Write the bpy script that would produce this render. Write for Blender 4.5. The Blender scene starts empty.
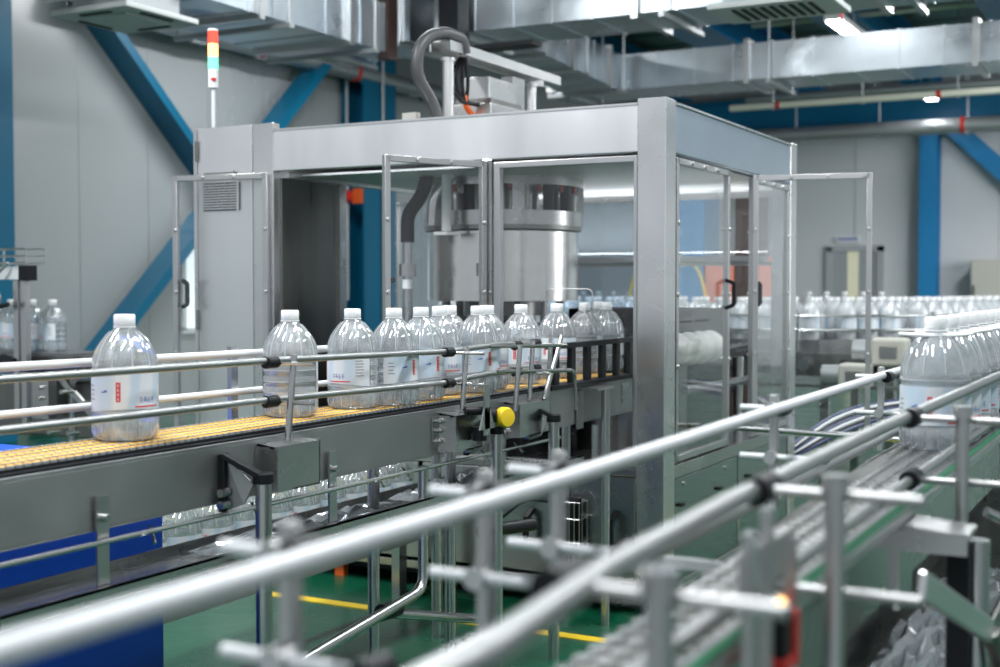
import bpy, math, random
from mathutils import Vector, Matrix
random.seed(7)
PI = math.pi
S = bpy.context.scene
COL = S.collection

# ------------------------------------------------------------------ camera
F, YAW, PIT = 1282.0, math.radians(28.1), math.radians(2.05)
cam = bpy.data.cameras.new('camera'); camo = bpy.data.objects.new('camera', cam); COL.objects.link(camo)
camo.location = (0, 0, 1.36)
camo.rotation_euler = (PI/2 - PIT, 0, YAW)
cam.sensor_width = 36.0; cam.lens = F/1000*36.0; cam.clip_start = 0.02; cam.clip_end = 200
cam.dof.use_dof = True; cam.dof.focus_distance = 4.0; cam.dof.aperture_fstop = 2.8
S.camera = camo

# ------------------------------------------------------------------ world, exposure, lights
w = bpy.data.worlds.new('world'); S.world = w; w.use_nodes = True
bg = w.node_tree.nodes['Background']; bg.inputs[0].default_value = (0.86, 0.93, 1.0, 1); bg.inputs[1].default_value = 0.40
S.view_settings.view_transform = 'Standard'; S.view_settings.look = 'None'
S.view_settings.exposure = 0.56; S.view_settings.gamma = 1.0; S.view_settings.use_curve_mapping = False
cy = S.cycles
cy.use_denoising = True
cy.max_bounces = 14; cy.transmission_bounces = 10; cy.transparent_max_bounces = 24; cy.glossy_bounces = 5; cy.diffuse_bounces = 3
cy.caustics_reflective = False; cy.caustics_refractive = False; cy.sample_clamp_indirect = 6.0
cy.use_adaptive_sampling = False

def area(name, loc, sx, sy, power, rot=(0, 0, 0), color=(0.95, 0.98, 1.0)):
    l = bpy.data.lights.new(name, 'AREA'); l.shape = 'RECTANGLE'; l.size = sx; l.size_y = sy; l.energy = power; l.color = color
    o = bpy.data.objects.new(name, l); COL.objects.link(o); o.location = loc; o.rotation_euler = rot; return o
# rows of hall lamps under the ceiling
for i, (x, y, p) in enumerate([(-1.2, 1.0, 95), (-1.2, 4.6, 70), (-4.6, 2.2, 150), (-4.9, 7.6, 60), (1.6, 4.0, 80), (-1.0, 8.4, 60),
                               (-5.5, 16.0, 200), (-.5, 16.0, 170), (-7.6, 10.5, 60), (-3.2, 11.6, 22)]):
    area('hall_lamp_light', (x, y, 4.6), 0.4, 2.4, p*1.25)

# unseen fill light added to brighten the far end of the hall
area('back_hall_fill', (6.5, 11.5, 2.7), 9, 3.4, 480, rot=tuple(Vector((-10, 10, -.6)).to_track_quat('-Z', 'Y').to_euler()), color=(.95, .98, 1))
# ------------------------------------------------------------------ materials
MATS = {}
def new_mat(name):
    m = bpy.data.materials.new(name); m.use_nodes = True; MATS[name] = m
    return m, m.node_tree.nodes, m.node_tree.links, m.node_tree.nodes['Principled BSDF']
def pm(name, col, metal=0.0, rough=0.5, spec=0.5, noise=0.0, nscale=(4, 4, 4), rvar=0.0, bump=0.0, bscale=30, emit=None, es=0, coat=0):
    m, n, l, b = new_mat(name)
    b.inputs['Base Color'].default_value = (*col, 1); b.inputs['Metallic'].default_value = metal
    b.inputs['Roughness'].default_value = rough; b.inputs['Specular IOR Level'].default_value = spec
    if coat: b.inputs['Coat Weight'].default_value = coat; b.inputs['Coat Roughness'].default_value = 0.08
    if emit: b.inputs['Emission Color'].default_value = (*emit, 1); b.inputs['Emission Strength'].default_value = es
    if noise or rvar or bump:
        tc = n.new('ShaderNodeTexCoord'); mp = n.new('ShaderNodeMapping'); mp.inputs['Scale'].default_value = nscale
        l.new(tc.outputs['Object'], mp.inputs[0])
        nt = n.new('ShaderNodeTexNoise'); nt.inputs['Scale'].default_value = 1.0; nt.inputs['Detail'].default_value = 5
        l.new(mp.outputs[0], nt.inputs['Vector'])
        if noise:
            mr = n.new('ShaderNodeMapRange'); l.new(nt.outputs['Fac'], mr.inputs[0])
            mr.inputs[1].default_value = .25; mr.inputs[2].default_value = .75; mr.inputs[3].default_value = 1-noise; mr.inputs[4].default_value = 1+noise*.6
            mx = n.new('ShaderNodeVectorMath'); mx.operation = 'SCALE'; mx.inputs[0].default_value = col
            l.new(mr.outputs[0], mx.inputs['Scale']); l.new(mx.outputs[0], b.inputs['Base Color'])
        if rvar:
            mr = n.new('ShaderNodeMapRange'); l.new(nt.outputs['Fac'], mr.inputs[0])
            mr.inputs[1].default_value = .3; mr.inputs[2].default_value = .7; mr.inputs[3].default_value = max(.03, rough-rvar); mr.inputs[4].default_value = rough+rvar
            l.new(mr.outputs[0], b.inputs['Roughness'])
        if bump:
            n2 = n.new('ShaderNodeTexNoise'); n2.inputs['Scale'].default_value = bscale; n2.inputs['Detail'].default_value = 3
            l.new(tc.outputs['Object'], n2.inputs['Vector'])
            bp = n.new('ShaderNodeBump'); bp.inputs['Strength'].default_value = bump; bp.inputs['Distance'].default_value = 0.02
            l.new(n2.outputs['Fac'], bp.inputs['Height']); l.new(bp.outputs[0], b.inputs['Normal'])
    return m
pm('steel', (.52, .52, .515), 1, .27, noise=.10, nscale=(2.5, 2.5, 2.5), rvar=.06)
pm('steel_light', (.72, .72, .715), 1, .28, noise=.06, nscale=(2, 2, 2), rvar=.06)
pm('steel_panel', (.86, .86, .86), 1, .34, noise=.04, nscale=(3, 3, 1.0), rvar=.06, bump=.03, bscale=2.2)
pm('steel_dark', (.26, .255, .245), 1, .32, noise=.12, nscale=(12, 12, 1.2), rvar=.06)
pm('steel_beam', (.36, .37, .37), 1, .45, noise=.10, nscale=(3, 3, 3), rvar=.08)
pm('steel_mirror', (.42, .44, .44), 1, .13, noise=.06, nscale=(1, 1, 1))
pm('rod_steel', (.45, .45, .45), 1, .5)
pm('tube_steel', (.50, .505, .505), 1, .26)
pm('rail_grey', (.36, .37, .37), 1, .42)
pm('rail_white', (.66, .68, .70), 0, .3, spec=.6)
pm('alu', (.56, .56, .56), 1, .34)
pm('steel_blue_reflect', (.52, .60, .68), 1, .30, noise=.1, nscale=(1, 2, 2))  # blue tint stands in for the reflection of blue surroundings
pm('rotor_steel', (.74, .73, .70), 1, .22, noise=.08, nscale=(1, 1, 10), rvar=.05)
pm('galv', (.56, .61, .65), 1, .34, noise=.25, nscale=(1.6, 1.6, 1.6), rvar=.14, bump=.25, bscale=3)
pm('galv_dark', (.36, .42, .44), 0.5, .55, noise=.2, nscale=(1.5, 1.5, 1.5))
pm('pipe_grey', (.42, .44, .45), .6, .4)
pm('pipe_cream', (.74, .74, .62), 0, .5)
pm('pipe_white', (.72, .74, .74), 0, .45)
pm('black', (.008, .009, .011), 0, .45, spec=.25)
pm('black_soft', (.012, .013, .016), 0, .6, spec=.2)
pm('rubber', (.05, .052, .055), 0, .42)
pm('under_shade', (.015, .017, .017), 0, .7)
pm('yellow', (.86, .60, .03), 0, .35)
pm('roller_yellow', (.86, .46, .035), 0, .38)
pm('roller_grey', (.44, .46, .46), .3, .35)
pm('chain_grey', (.16, .17, .18), .3, .45)
pm('blue_paint', (.0, .14, .26), 0, .4, noise=.12, nscale=(.8, .8, .8))
pm('blue_beam', (.0, .15, .30), 0, .45, noise=.12, nscale=(.8, .8, .8))
pm('blue_bright', (.01, .22, .50), 0, .4)
pm('tub_blue', (.004, .07, .50), 0, .45)
pm('wall_grey', (.40, .425, .435), 0, .24, spec=.8, noise=.06, nscale=(.5, .5, .3), rvar=.08, bump=.12, bscale=.5)
pm('wall_pale', (.66, .68, .70), 0, .45, noise=.05, nscale=(.4, .4, .4))
pm('ceil', (.36, .40, .40), 0, .6, noise=.1, nscale=(.5, .5, .5))
pm('white', (.84, .85, .86), 0, .4)
pm('cap_white', (.86, .87, .88), 0, .35)
pm('white_glossy', (.80, .80, .77), 0, .25)
pm('beige', (.52, .51, .46), 0, .5)
pm('red', (.62, .03, .025), 0, .4)
pm('orange', (.8, .13, .02), 0, .4)
pm('salmon', (.75, .22, .15), 0, .5)
pm('brown', (.06, .035, .03), 0, .5)
pm('green_strip', (.03, .26, .12), 0, .35)
pm('blue_cable', (.02, .035, .12), 0, .4)
pm('ac_white', (.50, .53, .52), 0, .5)
pm('label_red', (.68, .05, .05), 0, .4)
pm('label_blue', (.07, .14, .45), 0, .4)
pm('label_sky', (.16, .42, .75), 0, .4)
pm('ink', (.22, .25, .30), 0, .5)
pm('lamp_red', (.9, .05, .03), 0, .3, emit=(1, .06, .03), es=.95)
pm('lamp_amber', (1, .6, .2), 0, .3, emit=(1, .55, .16), es=1.6)
pm('lamp_green', (.2, .9, .5), 0, .3, emit=(.10, .9, .42), es=1.1)
pm('tube_light', (1, 1, 1), 0, .3, emit=(.95, .98, 1), es=9)
pm('fill_glow', (1, 1, 1), 0, .3, emit=(.95, .98, 1), es=2.5)  # glow of the fill strip added inside the machine
pm('daylight', (.7, .8, .85), 0, .3, emit=(.75, .86, .92), es=.55)
pm('door_glow', (.6, .58, .42), 0, .3, emit=(.80, .78, .55), es=.2)
pm('amber_led', (1, .5, .1), 0, .3, emit=(1, .45, .05), es=2.0)

# green epoxy floor, wet sheen and worn patches
m, n, l, b = new_mat('floor_green')
tc = n.new('ShaderNodeTexCoord'); nt = n.new('ShaderNodeTexNoise'); nt.inputs['Scale'].default_value = 1.6; nt.inputs['Detail'].default_value = 6
l.new(tc.outputs['Object'], nt.inputs['Vector'])
cr = n.new('ShaderNodeValToRGB'); cr.color_ramp.elements[0].position = .50; cr.color_ramp.elements[0].color = (.004, .082, .040, 1)
cr.color_ramp.elements[1].position = .72; cr.color_ramp.elements[1].color = (.03, .10, .06, 1)
l.new(nt.outputs['Fac'], cr.inputs[0]); l.new(cr.outputs[0], b.inputs['Base Color'])
n2 = n.new('ShaderNodeTexNoise'); n2.inputs['Scale'].default_value = 9; l.new(tc.outputs['Object'], n2.inputs['Vector'])
mr = n.new('ShaderNodeMapRange'); mr.inputs[3].default_value = .10; mr.inputs[4].default_value = .42; l.new(nt.outputs['Fac'], mr.inputs[0]); l.new(mr.outputs[0], b.inputs['Roughness'])
bp = n.new('ShaderNodeBump'); bp.inputs['Strength'].default_value = .12; bp.inputs['Distance'].default_value = .02; l.new(n2.outputs['Fac'], bp.inputs['Height']); l.new(bp.outputs[0], b.inputs['Normal'])

def glass_mat(name, tint, haze, refl=1.0):
    m, n, l, b = new_mat(name); n.remove(b); out = n['Material Output']
    tr = n.new('ShaderNodeBsdfTransparent'); tr.inputs[0].default_value = (*tint, 1)
    gl = n.new('ShaderNodeBsdfGlossy'); gl.inputs['Roughness'].default_value = .03; gl.inputs['Color'].default_value = (1, 1, 1, 1)
    df = n.new('ShaderNodeBsdfDiffuse'); df.inputs[0].default_value = (.75, .8, .82, 1)
    lw = n.new('ShaderNodeLayerWeight'); lw.inputs[0].default_value = .5
    pw = n.new('ShaderNodeMath'); pw.operation = 'POWER'; pw.inputs[1].default_value = 4.0; l.new(lw.outputs['Facing'], pw.inputs[0])
    mu = n.new('ShaderNodeMath'); mu.operation = 'MULTIPLY_ADD'; mu.inputs[1].default_value = .8*refl; mu.inputs[2].default_value = .03*refl; l.new(pw.outputs[0], mu.inputs[0])
    m1 = n.new('ShaderNodeMixShader'); m1.inputs[0].default_value = haze; l.new(tr.outputs[0], m1.inputs[1]); l.new(df.outputs[0], m1.inputs[2])
    m2 = n.new('ShaderNodeMixShader'); l.new(mu.outputs[0], m2.inputs[0]); l.new(m1.outputs[0], m2.inputs[1]); l.new(gl.outputs[0], m2.inputs[2])
    l.new(m2.outputs[0], out.inputs[0]); return m
glass_mat('pane', (.985, .99, .99), .006, 1.0)
glass_mat('pane_blue', (.80, .88, .95), .07, 1.0)
glass_mat('film', (.75, .78, .8), .28, 1.6)

def pet_mat(name, transp, ior, milk, bump):
    m, n, l, b = new_mat(name); n.remove(b); out = n['Material Output']
    rf = n.new('ShaderNodeBsdfGlass'); rf.inputs['IOR'].default_value = ior; rf.inputs['Roughness'].default_value = .0; rf.inputs['Color'].default_value = (.95, .98, 1, 1)
    tr = n.new('ShaderNodeBsdfTransparent'); tr.inputs[0].default_value = (.95, .97, .98, 1)
    df = n.new('ShaderNodeBsdfDiffuse'); df.inputs[0].default_value = (.92, .97, 1, 1)
    m1 = n.new('ShaderNodeMixShader'); m1.inputs[0].default_value = transp; l.new(rf.outputs[0], m1.inputs[1]); l.new(tr.outputs[0], m1.inputs[2])
    m2 = n.new('ShaderNodeMixShader'); m2.inputs[0].default_value = milk; l.new(m1.outputs[0], m2.inputs[1]); l.new(df.outputs[0], m2.inputs[2])
    gl = n.new('ShaderNodeBsdfGlossy'); gl.inputs['Roughness'].default_value = .06
    lw = n.new('ShaderNodeLayerWeight'); lw.inputs[0].default_value = .5
    pw = n.new('ShaderNodeMath'); pw.operation = 'POWER'; pw.inputs[1].default_value = 3.0; l.new(lw.outputs['Facing'], pw.inputs[0])
    mu = n.new('ShaderNodeMath'); mu.operation = 'MULTIPLY_ADD'; mu.inputs[1].default_value = .75; mu.inputs[2].default_value = .13; l.new(pw.outputs[0], mu.inputs[0])
    m3 = n.new('ShaderNodeMixShader'); l.new(mu.outputs[0], m3.inputs[0]); l.new(m2.outputs[0], m3.inputs[1]); l.new(gl.outputs[0], m3.inputs[2])
    l.new(m3.outputs[0], out.inputs[0])
    if bump:
        tc = n.new('ShaderNodeTexCoord'); nt = n.new('ShaderNodeTexNoise'); nt.inputs['Scale'].default_value = 1; nt.inputs['Detail'].default_value = 2
        mp = n.new('ShaderNodeMapping'); mp.inputs['Scale'].default_value = (95, 95, 14); l.new(tc.outputs['Object'], mp.inputs[0]); l.new(mp.outputs[0], nt.inputs['Vector'])
        bp = n.new('ShaderNodeBump'); bp.inputs['Strength'].default_value = bump; bp.inputs['Distance'].default_value = .01; l.new(nt.outputs['Fac'], bp.inputs['Height'])
        for x in (rf, gl): l.new(bp.outputs[0], x.inputs['Normal'])
    return m
pet_mat('pet', .30, 1.36, .21, 0)
pet_mat('pet_rib_bright', .25, 1.4, .55, 0)  # milkier than the body: lamp highlights on the ribs put into the colour
pet_mat('pet_far', .25, 1.3, .42, .3)
m, n, l, b = new_mat('label_film')
b.inputs['Base Color'].default_value = (.78, .84, .90, 1); b.inputs['Roughness'].default_value = .35; b.inputs['Alpha'].default_value = .86
tc = n.new('ShaderNodeTexCoord'); nt = n.new('ShaderNodeTexWave'); nt.inputs['Scale'].default_value = 5; nt.inputs['Distortion'].default_value = 3; l.new(tc.outputs['Object'], nt.inputs['Vector'])
cr = n.new('ShaderNodeValToRGB'); cr.color_ramp.elements[0].color = (.62, .74, .86, 1); cr.color_ramp.elements[1].color = (.82, .85, .89, 1); cr.color_ramp.elements[0].position = .1; cr.color_ramp.elements[1].position = .6
l.new(nt.outputs['Fac'], cr.inputs[0]); l.new(cr.outputs[0], b.inputs['Base Color'])

# ------------------------------------------------------------------ mesh helpers
class MB:
    """collects shapes in world space; build() links them as one mesh object"""
    def __init__(s): s.v = []; s.f = []; s.sm = []
    def _add(s, vs, fs, smooth=False):
        k = len(s.v); s.v += [tuple(v) for v in vs]; s.f += [tuple(i+k for i in f) for f in fs]
        s.sm += [smooth]*len(fs) if isinstance(smooth, bool) else list(smooth); return s
    def box(s, x0, x1, y0, y1, z0, z1):
        x0, x1 = sorted((x0, x1)); y0, y1 = sorted((y0, y1)); z0, z1 = sorted((z0, z1))
        return s._add([(x0,y0,z0),(x1,y0,z0),(x1,y1,z0),(x0,y1,z0),(x0,y0,z1),(x1,y0,z1),(x1,y1,z1),(x0,y1,z1)],
                      [(0,3,2,1),(4,5,6,7),(0,1,5,4),(1,2,6,5),(2,3,7,6),(3,0,4,7)])
    def bar(s, p, q, wd, ht, up=(0, 0, 1)):
        """rectangular bar from p to q"""
        p, q, up = Vector(p), Vector(q), Vector(up); d = (q-p).normalized(); a = d.cross(up)
        if a.length < 1e-4: a = d.cross(Vector((1, 0, 0)))
        a.normalize(); b = a.cross(d).normalized(); vs = []
        for c in (p, q):
            for i, j in ((-1,-1),(1,-1),(1,1),(-1,1)): vs.append(c+a*i*wd/2+b*j*ht/2)
        return s._add(vs, [(0,3,2,1),(4,5,6,7),(0,1,5,4),(1,2,6,5),(2,3,7,6),(3,0,4,7)])
    def prism(s, poly, d):
        """polygon (3-d points) swept by the vector d"""
        n = len(poly); P = [Vector(p) for p in poly]; d = Vector(d); vs = P+[p+d for p in P]
        nr = sum(((P[i]-P[0]).cross(P[i+1]-P[0]) for i in range(1, n-1)), Vector())
        fs = [tuple(range(n)), tuple(range(2*n-1, n-1, -1))]+[(i, i+n, (i+1)%n+n, (i+1)%n) for i in range(n)]
        if nr.dot(d) > 0: fs = [tuple(reversed(f)) for f in fs]
        return s._add(vs, fs)
    def cyl(s, p, q, r, seg=16, r2=None, caps=True):
        p, q = Vector(p), Vector(q); d = (q-p).normalized(); a = d.orthogonal().normalized(); b = d.cross(a); r2 = r if r2 is None else r2
        vs = []
        for c, rr in ((p, r), (q, r2)):
            for i in range(seg):
                t = 2*PI*i/seg; vs.append(c+(a*math.cos(t)+b*math.sin(t))*rr)
        fs = [(i, (i+1)%seg, (i+1)%seg+seg, i+seg) for i in range(seg)]; sm = [True]*seg
        if caps: fs += [tuple(range(seg-1, -1, -1)), tuple(range(seg, 2*seg))]; sm += [False, False]
        return s._add(vs, fs, sm)
    def tube(s, pts, r, seg=12, rad=None, caps=True):
        """round tube along a polyline, corners rounded with bend radius rad"""
        P = [Vector(p) for p in pts]
        if rad:
            Q = [P[0]]
            for i in range(1, len(P)-1):
                a, b, c = P[i-1], P[i], P[i+1]; k = min(rad, (a-b).length*.49, (c-b).length*.49)
                u, v = b+(a-b).normalized()*k, b+(c-b).normalized()*k
                for j in range(7):
                    t = j/6; Q.append(u*(1-t)**2+b*2*t*(1-t)+v*t*t)
            Q.append(P[-1]); P = Q
        n = len(P); d0 = (P[1]-P[0]).normalized(); a = d0.orthogonal().normalized(); vs = []
        for i in range(n):
            d = (P[min(i+1, n-1)]-P[max(i-1, 0)]).normalized(); a = (a-d*a.dot(d)).normalized(); b = d.cross(a)
            for k in range(seg):
                t = 2*PI*k/seg; vs.append(P[i]+(a*math.cos(t)+b*math.sin(t))*r)
        fs = [(i*seg+k, i*seg+(k+1)%seg, (i+1)*seg+(k+1)%seg, (i+1)*seg+k) for i in range(n-1) for k in range(seg)]; sm = [True]*len(fs)
        if caps: fs += [tuple(range(seg-1, -1, -1)), tuple(range((n-1)*seg, n*seg))]; sm += [False, False]
        return s._add(vs, fs, sm)
    def lathe(s, prof, c=(0, 0, 0), seg=32, rf=None, smooth=True, a0=0, a1=None):
        """profile of (radius, height); rf(angle, r, z) may alter the radius"""
        full = a1 is None; m = seg if full else seg+1; a1 = 2*PI if full else a1; vs = []
        for r, z in prof:
            for k in range(m):
                t = a0+(a1-a0)*k/seg; rr = rf(t, r, z) if rf else r
                vs.append((c[0]+rr*math.cos(t), c[1]+rr*math.sin(t), c[2]+z))
        fs = []
        for i in range(len(prof)-1):
            for k in range(seg): fs.append((i*m+k, i*m+(k+1)%m, (i+1)*m+(k+1)%m, (i+1)*m+k))
        sm = [smooth]*len(fs)
        if full: fs += [tuple(range(m-1, -1, -1)), tuple(range((len(prof)-1)*m, len(prof)*m))]; sm += [False, False]
        return s._add(vs, fs, sm)
    def ring(s, c, ro, ri, z0, z1, seg=48):
        vs = []
        for r, z in ((ro, z0), (ro, z1), (ri, z1), (ri, z0)):
            for k in range(seg): t = 2*PI*k/seg; vs.append((c[0]+r*math.cos(t), c[1]+r*math.sin(t), z))
        fs = [(j*seg+k, j*seg+(k+1)%seg, ((j+1)%4)*seg+(k+1)%seg, ((j+1)%4)*seg+k) for j in range(4) for k in range(seg)]
        return s._add(vs, fs, [j in (0, 2) for j in range(4) for k in range(seg)])
    def build(s, name, mat, parent=None, bevel=0, loc=None):
        off = Vector(loc) if loc is not None else Vector((0, 0, 0)); q = parent
        while q is not None: off = off+Vector(q.location) if loc is None else off; q = q.parent
        me = bpy.data.meshes.new(name); me.from_pydata([tuple(Vector(v)-off) for v in s.v], [], s.f)
        for p, x in zip(me.polygons, s.sm): p.use_smooth = x
        me.materials.append(MATS[mat]); me.update()
        if any(s.sm): me.set_sharp_from_angle(angle=math.radians(38))
        o = bpy.data.objects.new(name, me); COL.objects.link(o); o.parent = parent
        if loc is not None and parent is None: o.location = loc
        if bevel:
            b = o.modifiers.new('edge', 'BEVEL'); b.width = bevel; b.segments = 2; b.limit_method = 'ANGLE'; b.angle_limit = math.radians(50)
        return o
def tag(o, label=None, cat=None, group=None, kind=None):
    if label: o['label'] = label
    if cat: o['category'] = cat
    if group: o['group'] = group
    if kind: o['kind'] = kind
    return o
def thing(name, label, cat, loc, group=None, rz=0):
    o = bpy.data.objects.new(name, None); COL.objects.link(o); o.location = loc; o.rotation_euler.z = rz; o.empty_display_size = .1
    return tag(o, label, cat, group)
def single(name, mb, mat, label, cat, group=None, loc=None, bevel=0):
    return tag(mb.build(name, mat, None, bevel, loc), label, cat, group)
def struct(name, mb, mat, label=None): return tag(mb.build(name, mat), label=label, kind='structure')
def copy_tree(o, parent=None):
    c = o.copy(); COL.objects.link(c); c.parent = parent
    for ch in [x for x in KIDS.get(o.name, o.children)]: copy_tree(ch, c)
    return c
KIDS = {}

# ------------------------------------------------------------------ the hall
struct('floor', MB().box(-16, 14, -12, 24, -.1, 0), 'floor_green')
struct('trim_5', MB().box(-16, 14, -12, .35, .0, .004), 'ceil')   # unseen grey sheet added to keep green floor bounce off the steel
struct('wall_left', MB().box(-9.9, -9.6, 3, 22.3, 0, 5.3), 'wall_grey')
struct('wall_back', MB().box(-9.6, 8, 22, 22.3, 0, 5.3), 'wall_pale')
cl = MB().box(-9.9, 8, -1, 22.3, 5.3, 5.45)
for i in range(24): cl.box(-9.6, 8, -.9+i*.94, -.82+i*.94, 5.255, 5.3)
struct('ceiling', cl, 'ceil')
struct('trim_1', MB().box(-8.5, -1.2, 4.47, 4.53, .0005, .004), 'yellow')   # yellow line along the machine
struct('trim_2', MB().box(-1.28, -1.22, 4.53, 12, .0005, .004), 'yellow')
jw = MB()
for y in (9.2, 10.15, 11.1, 12.05, 13.0, 15.6, 16.5): jw.box(-9.602, -9.596, y, y+.008, 0, 5.3)
struct('trim_3', jw, 'pipe_grey')
jb = MB()
for i in range(12): jb.box(-8.4+i*1.15, -8.39+i*1.15, 21.993, 22.003, 0, 5.3)
struct('trim_4', jb, 'pipe_grey')
win = MB().box(-9.6, -9.56, 10.62, 10.68, .9, 1.9).box(-9.6, -9.56, 11.9, 11.96, .9, 1.9).box(-9.6, -9.56, 10.62, 11.96, .86, .92).box(-9.6, -9.56, 10.62, 11.96, 1.86, 1.92)
w1 = struct('window_1', win, 'pipe_white'); MB().box(-9.598, -9.58, 10.68, 11.9, .92, 1.86).build('window_pane', 'daylight', w1)
d1 = struct('door_1', MB().box(-5.4, -5.3, 21.9, 22, 0, 2.05).box(-4.55, -4.45, 21.9, 22, 0, 2.05).box(-5.4, -4.45, 21.9, 22, 1.97, 2.07), 'wall_grey')
MB().box(-5.3, -5.05, 21.95, 21.99, 0, 1.97).box(-4.86, -4.55, 21.95, 21.99, 0, 1.97).build('door_leaf', 'pipe_grey', d1)
MB().box(-5.05, -4.86, 21.96, 21.99, 0, 1.97).build('door_glow', 'door_glow', d1)
sg = single('door_sign', MB().box(-5.25, -4.85, 21.94, 21.99, 2.12, 2.22), 'white', 'small white and blue sign above the back wall doorway', 'sign', loc=(-5.05, 21.97, 2.12))
MB().box(-5.22, -4.88, 21.935, 21.94, 2.16, 2.20).build('sign_print', 'label_blue', None).parent = sg
bpy.data.objects['sign_print'].location = -Vector(sg.location)
t = thing('wall_cabinet', 'beige steel cabinet standing against the back wall beside the blue column', 'cabinet', (-2.2, 21.6, 0))
MB().box(-2.98, -1.2, 21.3, 21.95, .0, 1.80).build('body', 'beige', t, .02)
MB().box(-2.94, -2.92, 21.27, 21.3, 1.2, 1.4).build('handle', 'black', t)

# steel columns and braces, each its own thing
def column(x0, x1, y0, y1, mat, label, along='y'):
    t = thing('steel_column', label, 'column', ((x0+x1)/2, (y0+y1)/2, 0))
    b = MB()
    if along == 'y': b.box(x0, x0+.03, y0, y1, 0, 5.25).box(x1-.03, x1, y0, y1, 0, 5.25)
    else: b.box(x0, x1, y0, y0+.03, 0, 5.25).box(x0, x1, y1-.03, y1, 0, 5.25)
    b.build('flange', mat, t)
    b = MB()
    if along == 'y': b.box(x0+.03, x1-.03, (y0+y1)/2-.02, (y0+y1)/2+.02, 0, 5.25)
    else: b.box((x0+x1)/2-.02, (x0+x1)/2+.02, y0+.03, y1-.03, 0, 5.25)
    b.build('web', mat, t); return t
column(-9.58, -9.1, 7.3, 7.97, 'blue_paint', 'blue steel column on the grey wall beside the cable tray unit')
cc = column(-9.58, -9.22, 13.62, 14.35, 'blue_paint', 'wide blue steel column seen behind the open machine doorway')
MB().cyl((-9.46, 13.57, 1.2), (-9.46, 13.57, 4.6), .02, 8).build('conduit', 'pipe_grey', cc); MB().cyl((-9.19, 14.0, .9), (-9.19, 14.0, 4.8), .02, 8).build('conduit', 'pipe_grey', cc)
for z in (.95, 2.52): MB().cyl((-9.46, 13.56, z), (-9.46, 13.44, z), .09, 14).build('fire_valve', 'red', cc)
MB().box(-9.38, -9.24, 13.57, 13.61, 2.43, 2.62).build('tag_plate', 'orange', cc)
column(-3.83, -3.55, 21.6, 21.95, 'blue_bright', 'bright blue steel column on the pale back wall', 'x')
def brace(name, p, q, wd, th, up, mat, label): single(name, MB().bar(p, q, wd, th, up), mat, label, 'brace', loc=tuple((Vector(p)+Vector(q))/2))
brace('diagonal_brace', (-9.45, 8.05, 5.15), (-9.45, 13.15, .55), .30, .10, (0, 1, 1), 'blue_paint', 'blue diagonal brace falling from the wall column top toward the doorway column')
for o in [bpy.data.objects['diagonal_brace']]: pass
brace('diagonal_brace', (-9.3, 13.2, 4.45), (-9.3, 8.4, .05), .30, .10, (0, 1, -1), 'blue_paint', 'blue diagonal brace rising behind the steel control cabinet to the doorway column')
brace('diagonal_brace', (-3.55, 21.7, 4.15), (-.2, 21.7, .9), .1, .28, (1, 0, 1), 'blue_bright', 'bright blue diagonal brace beside the column on the back wall')
def girder(p, q, h, wd, mat, label):
    p, q = Vector(p), Vector(q); t = thing('ceiling_girder', label, 'beam', tuple(p))
    MB().bar(p+Vector((0,0,h/2)), q+Vector((0,0,h/2)), wd, .04).bar(p-Vector((0,0,h/2)), q-Vector((0,0,h/2)), wd, .04).build('flange', mat, t)
    MB().bar(p, q, .03, h).build('web', mat, t)
girder((-9.2, 21.6, 4.3), (8, 21.6, 4.3), .5, .3, 'blue_beam', 'dark blue ceiling girder running along the top of the back wall')
girder((-9.2, 14.2, 4.8), (-6.6, 14.2, 4.8), .8, .35, 'blue_beam', 'short dark blue ceiling girder resting on the wide blue doorway column')
girder((-5.55, 12.5, 4.85), (-5.55, 21.3, 4.85), .5, .6, 'blue_bright', 'bright blue ceiling girder running away above the middle of the cross duct')
girder((-3.75, 13.0, 4.85), (-3.75, 21.3, 4.85), .5, .5, 'blue_beam', 'blue ceiling girder running to the back wall above the tube lamp')
girder((-7.9, 14.8, 4.85), (-7.9, 21.3, 4.85), .5, .6, 'blue_beam', 'dark blue ceiling girder running away above the duct elbow')
girder((-1.9, 13.0, 4.85), (-1.9, 21.3, 4.85), .5, .5, 'blue_beam', 'dark blue ceiling girder running to the back wall past the tube lamp')

# ------------------------------------------------------------------ ducts
def duct(p, q, wd, ht, label, flanges=1.2, ribs=.4):
    p, q = Vector(p), Vector(q); d = (q-p); L = d.length; d.normalize()
    t = thing('air_duct', label, 'duct', tuple(p))
    b = MB().bar(p, q, wd, ht); k = 0
    while k*ribs < L: b.bar(p+d*(k*ribs), p+d*(k*ribs+.02), wd+.02, ht+.02); k += 1
    b.build('duct_shell', 'galv', t)
    k = 0
    while k*flanges < L-.05:
        MB().bar(p+d*(k*flanges), p+d*(k*flanges+.06), wd+.09, ht+.09).build('flange', 'alu', t); k += 1
    k = 0
    while k*flanges < L-.3:
        b = MB(); c = p+d*(k*flanges+.3); a = d.cross(Vector((0, 0, 1)))
        b.bar(c-a*(wd/2+.12)-Vector((0,0,ht/2+.05)), c+a*(wd/2+.12)-Vector((0,0,ht/2+.05)), .05, .04)
        for sgn in (-1, 1): b.cyl(c+a*sgn*(wd/2+.09)-Vector((0,0,ht/2+.03)), Vector(((c+a*sgn*(wd/2+.09)).x, (c+a*sgn*(wd/2+.09)).y, 5.25)), .012, 6)
        b.build('hanger', 'pipe_grey', t); k += 1
    return t
duct((-6.0, 10.4, 3.86), (2.0, 10.4, 3.86), .75, .44, 'big galvanized duct spanning across the top above the machine mast', 1.9, .38)
duct((-7.6, 10.5, 3.86), (-6.35, 10.5, 3.86), .75, .44, 'short galvanized duct section between two black straps near the ceiling', 1.1, .38)
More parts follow.
